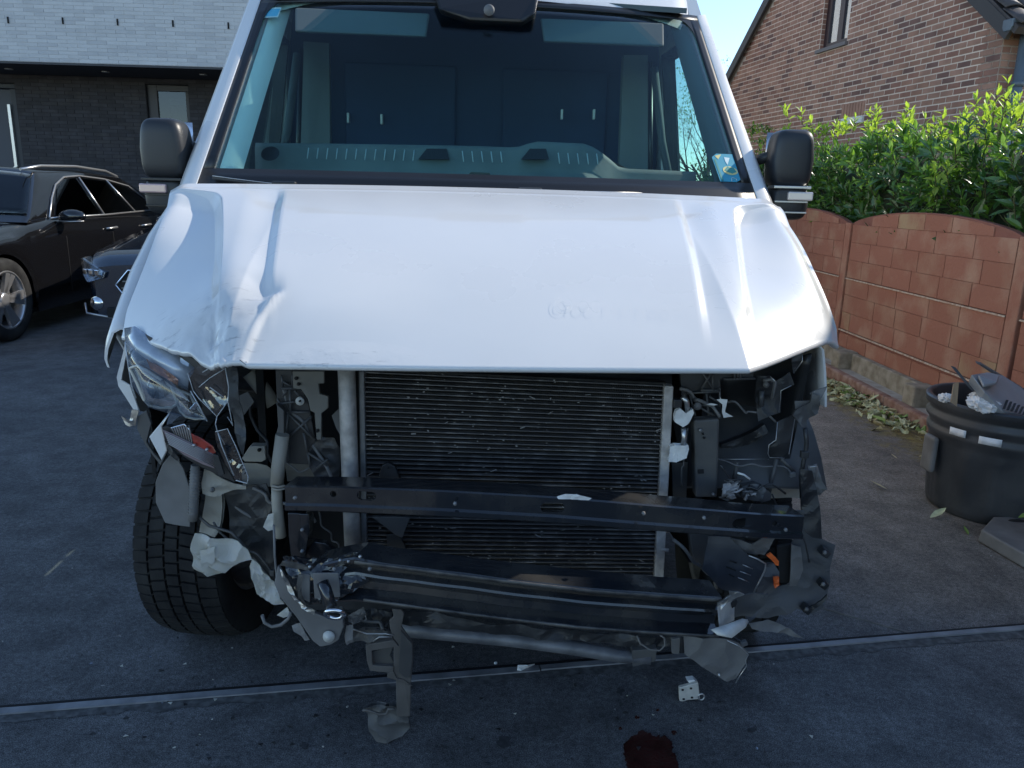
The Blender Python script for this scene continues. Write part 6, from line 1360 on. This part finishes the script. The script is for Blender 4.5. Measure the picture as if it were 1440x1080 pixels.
pl('cooler_side_plate', Z7((110, 862), (215, 855), (205, 1085), (118, 1085)), 1.90, M['black'], .03)
pl('post_lower', Z8((215, 350), (390, 360), (340, 520), (300, 640), (240, 560)), 1.86, M['dgrey'], .03, .004)
cr2 = pl('lamp_carrier', Z7((165, 270), (640, 262), (620, 330), (420, 335), (420, 420), (210, 420), (230, 560), (170, 430)), 1.90, M['black'], .02)
for q in (((210, 285), (300, 280)), ((300, 280), (365, 380)), ((365, 285), (300, 390)), ((295, 400), (415, 400)), ((210, 420), (415, 405)), ((225, 430), (260, 560)), ((330, 420), (345, 560)), ((300, 480), (240, 430)), ((415, 380), (415, 500)), ((300, 495), (400, 492)), ((350, 440), (420, 480)), ((250, 570), (420, 575)), ((290, 510), (380, 560)), ((510, 275), (510, 330)), ((530, 275), (530, 330)), ((545, 275), (545, 330)), ((440, 330), (640, 325)), ((370, 300), (370, 400))):
    b = MB(); a_, c_ = px3(Z7(*q), 1.885); b.tube([a_, c_], .0032, 4); b.build('rib', M['dgrey'], cr2)
boltp(*Z7((273, 500))[0], 1.875, .010, M['grey'])
crumpled('white_splinter', Z7((395, 460), (418, 462), (416, 440), (424, 455), (464, 458), (458, 475), (442, 490), (450, 540), (500, 568), (440, 575), (430, 540), (432, 490)), 1.855, M['white'], .003, 20, .002)
crumpled('pale_blade', Z7((330, 490), (360, 483), (402, 490), (380, 498)), 1.86, M['white'], .002, 20, .002)
# lamp bucket: a dark concave shell with torn flanges
P = []
for i in range(9):
    u = i/8; row = []
    for j in range(7):
        v = j/6; px_ = lerp(lerp(415, 1000, u), lerp(410, 860, u), v); py_ = lerp(lerp(300, 170, u), lerp(838, 832, u), v); q = Z7((px_, py_))[0]
        row.append(U(q[0], q[1], 2.12-.16*u*u+.04*math.sin(v*PI)-.05*(v > .9)))
    P.append(row)
b = MB(); b.grid(P, t=(0, .01, 0)); LBk = b.build('lamp_bucket', M['black'], VAN)
crumpled('bucket_flange', Z7((880, 145), (935, 135), (938, 215), (895, 280), (885, 300), (870, 220)), 1.93, M['black'], .008, 12, .004, par=LBk)
crumpled('bucket_flange', Z7((650, 310), (735, 310), (775, 345), (860, 290), (890, 370), (800, 405), (800, 540), (740, 560), (660, 600), (640, 450)), 1.97, M['black'], .012, 10, .004, par=LBk)
crumpled('bucket_flange', Z7((770, 600), (870, 560), (892, 580), (850, 832), (725, 820), (722, 745), (765, 720)), 1.95, M['black'], .010, 10, .004, par=LBk)
crumpled('duct', Z7((420, 745), (560, 700), (700, 620), (720, 660), (560, 780), (430, 810)), 2.0, M['black'], .012, 14, .02, par=LBk)
for q in (((735, 312), (768, 345), (752, 450)), ((868, 370), (802, 402), (800, 450), (790, 540)), ((780, 600), (770, 715), (726, 745), (720, 800), (730, 825), (848, 830), (890, 580)), ((410, 836), (725, 836)), ((935, 150), (938, 215), (892, 278))): tb_('flange_edge', Z7(*q), 1.935, .0013, M['silver'], 4, LBk)
tb_('edge_strip', Z7((690, 340), (740, 330), (765, 350), (745, 455)), 1.95, .005, M['grey'], 6, LBk); boltp(*Z7((708, 365))[0], 1.955, .008, M['grey'], LBk)
tb_('edge_strip', Z7((680, 400), (675, 500)), 1.96, .008, M['dgrey'], 6, LBk)
# wing-end bracket, strap, ragged arch liner
crumpled('wing_bracket', Z7((985, 425), (1010, 405), (1095, 378), (1070, 420), (1050, 460)), 1.90, M['grey'], .006, 14, .004)
crumpled('wing_bracket', Z7((1000, 420), (1045, 430), (1050, 490), (1040, 550), (970, 600), (965, 660), (940, 640), (880, 560), (900, 530), (990, 480)), 1.89, M['dgrey'], .014, 12, .006)
crumpled('arch_stay', Z7((890, 470), (985, 468), (940, 500), (895, 520)), 1.92, M['grey'], .004, 12, .004)
tb_('loom_strap', Z7((955, 640), (965, 720), (960, 790), (945, 850), (930, 950), (935, 1080)), 1.87, .006, M['black'], 8)
b = MB(); b.obox(U(*Z7((950, 805))[0], 1.865), (.02, .014, .018)); b.build('strap_clip', M['black'], VAN, bevel=.002)
crumpled('liner_piece', Z7((725, 835), (800, 828), (880, 850), (950, 905), (935, 1000), (930, 1090), (740, 1090), (730, 1000), (600, 960), (610, 890), (660, 850)), 2.0, mat('pale_sunlit_liner', (.30, .28, .25), .8, var=.12, vscale=7), .012, 6, .004)  # pale colour stands in for sunlight on the liner
tb_('stay_rod', Z7((775, 835), (745, 960), (725, 1050)), 1.93, .006, M['dgrey'], 8); tb_('stay_rod', Z7((800, 830), (850, 880), (885, 915)), 1.94, .006, M['dgrey'], 8); tb_('stay_rod', Z7((525, 850), (505, 980)), 1.93, .006, M['dgrey'], 8)
for k in range(14):
    rq = random.Random(k); x0, y0 = 450+rq.uniform(0, 240), 985+rq.uniform(0, 100); pts = [(x0, y0)]
    for _ in range(4): pts.append((pts[-1][0]+rq.uniform(-60, 70), max(960, min(1110, pts[-1][1]+rq.uniform(-30, 30)))))
    tb_('broken_wire', Z7(*pts), 1.80+rq.uniform(0, .05), rq.uniform(.0018, .0045), rq.choice((M['grey'], M['black'], M['alu'])), 5)
tb_('white_wire', Z7((528, 922), (570, 935), (605, 962)), 1.80, .0028, M['white'], 5)
crumpled('horn', Z7((560, 1020), (640, 990), (690, 1000), (740, 1050), (735, 1090), (560, 1090)), 1.82, M['dgrey'], .016, 14, .02)
crumpled('connector_debris', Z7((440, 1000), (480, 990), (500, 1010), (545, 1000), (535, 1030), (500, 1040), (520, 1080), (460, 1085), (470, 1050), (430, 1070), (450, 1030)), 1.81, M['alu'], .012, 30, .006)
crumpled('grey_scrap', Z7((975, 880), (1030, 870), (1045, 910), (1065, 980), (1092, 1020), (1050, 1080), (1000, 1050), (985, 960)), 1.86, M['grey'], .012, 16, .003)
tb_('scrap_edge', Z7((985, 885), (1030, 880), (1022, 970)), 1.85, .0015, M['silver'], 4)
crumpled('bumper_strut', Z8((925, 0), (1000, 10), (1030, 130), (1050, 250), (1062, 440), (1000, 430), (950, 390), (935, 250)), 1.84, M['black'], .012, 9, .006)
crumpled('arch_liner_end', Z8((950, 380), (1060, 440), (1140, 466), (1100, 500), (1108, 600), (1110, 700), (1090, 800), (1060, 860), (1000, 890), (900, 870), (860, 900), (720, 945), (640, 940), (690, 860), (720, 780), (860, 740), (870, 480), (890, 470)), 1.90, mat('blue_grey_liner', (0.075, 0.078, 0.085), .6, var=.15, vscale=8), .016, 6, .004)
crumpled('liner_pocket', Z8((870, 480), (930, 500), (945, 640), (900, 740), (855, 740), (865, 620)), 1.885, M['grey'], .006, 10, .003)
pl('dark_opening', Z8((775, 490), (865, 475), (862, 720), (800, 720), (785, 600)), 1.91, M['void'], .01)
for a in ((1075, 522), (1065, 722), (960, 880)):
    b = MB(); c = U(*Z8(a)[0], 1.87); b.obox(c, (.022, .03, .020), Matrix.Rotation(.6, 3, 'Y')); sc = b.build('push_rivet', M['black'], VAN, bevel=.003); boltp(Z8(a)[0][0]+1, Z8(a)[0][1]+1, 1.852, .0055, M['grey'], sc)
crumpled('liner_tongue', Z8((985, 880), (1060, 830), (1095, 795), (1092, 815), (1060, 850), (1000, 900)), 1.86, M['black'], .006, 16, .005)
crumpled('bumper_bracket', Z8((345, 430), (475, 435), (600, 540), (690, 580), (710, 600), (680, 680), (630, 790), (560, 800), (470, 775), (430, 770), (305, 640), (330, 520)), 1.70, mat('navy_grey_plastic', (.040, .045, .056), .5, var=.1, vscale=6), .010, 7, .004)
tb_('bracket_edge_highlight', Z8((598, 545), (655, 568), (705, 598), (700, 640), (660, 720), (625, 790)), 1.69, .002, M['silver'], 5)  # silver line drawn in as the highlight along the bracket edge
for a in (((560, 603), (622, 630)), ((543, 645), (612, 671)), ((530, 685), (600, 713))): tb_('vent_slot', Z8(*a), 1.688, .0013, M['silver'], 4)
for a in (((478, 580), (520, 592)), ((455, 618), (515, 640)), ((475, 665), (505, 680))): tb_('vent_slot', Z8(*a), 1.689, .0018, M['void'], 4)
crumpled('bumper_mount', Z8((480, 440), (620, 470), (700, 430), (800, 410), (760, 470), (700, 560), (640, 545), (600, 540), (480, 500)), 1.72, M['grey'], .012, 12, .004)
crumpled('bumper_mount', Z8((700, 600), (760, 600), (790, 640), (780, 760), (720, 800), (690, 860), (640, 950), (590, 985), (570, 900), (640, 790)), 1.73, mat('mid_grey_plastic', (.07, .072, .08), .55, var=.15, vscale=12), .014, 12, .006)
crumpled('beam_end_cap', Z8((800, 280), (945, 262), (950, 380), (880, 440), (800, 400)), 1.72, M['dgrey'], .010, 12, .004)
crumpled('orange_clip', Z8((712, 548), (738, 526), (765, 550), (790, 585), (788, 615), (770, 612), (745, 578)), 1.70, M['orange'], .004, 30, .006)
crumpled('orange_clip', Z8((755, 682), (790, 680), (792, 740), (765, 758), (770, 722)), 1.705, M['orange'], .004, 30, .006)
crumpled('plastic_tail', Z8((600, 985), (720, 965), (790, 990), (860, 1015), (950, 1072), (880, 1060), (800, 1045), (620, 1015)), 1.70, M['grey'], .010, 12, .002)
# bent open end of the lower beam
crumpled('torn_beam_end', Z8((400, 850), (480, 800), (475, 775), (530, 778), (572, 793), (500, 830), (420, 875), (405, 900)), 1.475, M['steel'], .005, 24, .004, par=LB)
WS = mat('pale_sunlit_steel', (.55, .53, .48), .5, metal=.2, var=.12, vscale=30, bump=.1)  # bright tone puts sunlight into the beam end; the clip shares it
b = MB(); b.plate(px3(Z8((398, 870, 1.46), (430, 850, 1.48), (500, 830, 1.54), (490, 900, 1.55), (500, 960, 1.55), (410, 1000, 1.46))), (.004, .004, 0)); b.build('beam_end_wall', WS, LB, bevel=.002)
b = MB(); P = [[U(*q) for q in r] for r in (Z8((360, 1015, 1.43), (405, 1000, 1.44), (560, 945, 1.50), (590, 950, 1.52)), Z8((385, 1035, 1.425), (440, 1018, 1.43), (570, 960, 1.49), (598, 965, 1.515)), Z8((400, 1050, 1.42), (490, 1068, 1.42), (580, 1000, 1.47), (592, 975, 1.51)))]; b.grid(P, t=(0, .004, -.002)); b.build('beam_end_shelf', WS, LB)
pl('beam_end_hole', Z8((485, 850), (500, 832), (522, 825), (530, 840), (518, 868), (492, 882)), 1.52, M['void'], .003, par=LB)
crumpled('beam_end_plate', Z8((500, 800), (600, 790), (720, 790), (700, 860), (620, 950), (560, 945), (500, 955), (495, 900), (530, 840)), 1.56, M['dgrey'], .010, 10, .004)
# wiring and small fixings in the open bay
wr_ = random.Random(33)
for k, (x0, y0, x1, y1, Y) in enumerate(((398, 545, 470, 690, 1.83), (350, 560, 395, 690, 1.90), (330, 700, 390, 760, 1.86), (405, 735, 470, 785, 1.72), (440, 700, 480, 790, 1.78), (960, 545, 1010, 590, 1.88), (1015, 560, 1100, 600, 1.99), (1020, 660, 1100, 700, 1.85), (950, 760, 1010, 830, 1.76), (940, 840, 1040, 905, 1.62), (470, 870, 560, 900, 1.60), (480, 850, 540, 890, 1.59), (1000, 640, 1120, 670, 1.92), (400, 650, 475, 672, 1.86), (355, 690, 440, 730, 1.84), (300, 740, 380, 800, 1.80), (1090, 700, 1140, 790, 1.84), (960, 600, 965, 680, 1.86))):
    pts = [(lerp(x0, x1, i/6)+wr_.uniform(-7, 7), lerp(y0, y1, i/6)+wr_.uniform(-7, 7)+6*math.sin(i), Y+wr_.uniform(-.012, .012)) for i in range(7)]
    q = px3(pts); sm_ = []
    for i in range(len(q)-1):
        for t in (0, .33, .66):
            p0, p1, p2, p3 = q[max(i-1, 0)], q[i], q[i+1], q[min(i+2, len(q)-1)]
            sm_.append(.5*((2*p1)+(p2-p0)*t+(2*p0-5*p1+4*p2-p3)*t*t+(3*p1-p0-3*p2+p3)*t**3))
    b = MB(); r_ = wr_.choice((.0022, .003, .0045)); b.tube(sm_+[q[-1]], r_, 7); b.build('wiring_loom', wr_.choice((M['black'], M['dgrey'], M['black'], M['grey'])), VAN)
    if k % 3 == 0: b = MB(); b.obox(q[-1], (.016, .012, .012), Matrix.Rotation(wr_.uniform(0, 3), 3, 'Y')); b.build('plug', wr_.choice((M['dgrey'], M['grey'])), VAN, bevel=.002)
for x, y, Y in ((415, 700, 1.60), (640, 708, 1.575), (905, 722, 1.575), (990, 728, 1.59), (1105, 745, 1.66), (985, 605, 1.855), (1003, 695, 1.855), (425, 745, 1.635), (425, 775, 1.635), (470, 800, 1.50), (520, 800, 1.49)): boltp(x, y, Y-.008, .0045, M['tank'])
# loose pieces on the road
cl = G(972, 984); CL = thing('broken_clip', tuple(cl), 'small pale metal and plastic clip lying on the road below the van', 'clip')
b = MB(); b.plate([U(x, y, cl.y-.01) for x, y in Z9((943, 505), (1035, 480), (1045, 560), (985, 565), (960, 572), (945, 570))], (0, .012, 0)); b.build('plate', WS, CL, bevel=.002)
b = MB(); b.plate([U(x, y, cl.y) for x, y in Z9((980, 470), (1015, 466), (1035, 485), (1000, 490))], (0, .02, 0)); b.build('cap', M['white'], CL, bevel=.001)
b = MB(); c = U(*Z9((1050, 548))[0], cl.y-.01); b.tube([c+Vector((.0085*math.cos(2*PI*k/20), 0, .0095*math.sin(2*PI*k/20))) for k in range(21)], .0024, 6); b.build('ring', M['silver'], CL)
for a in ((960, 515), (1000, 508), (965, 560), (1005, 552)): b = MB(); b.obox(U(*Z9(a)[0], cl.y-.012), (.006, .003, .004)); b.build('slot', M['void'], CL)
p = G(738, 941); b = MB(); b.plate([G(727, 944, .004), G(728, 937, .02), (G(742, 937, .02)), G(752, 935, .004), G(742, 940, .004), G(735, 945, .003)], (0, .003, .003)); tag(b.build('plastic_shard', M['white'], bevel=.001), 'white plastic shard lying on the metal drain edge under the van', 'plastic shard')
p = G(697, 934); b = MB(); b.obox(p+Vector((0, 0, .004)), (.009, .008, .007), Matrix.Rotation(.5, 3, 'Z')); tag(b.build('pebble', M['white'], bevel=.002), 'tiny white pebble behind the drain edge under the van', 'pebble')
bpy.context.view_layer.update()
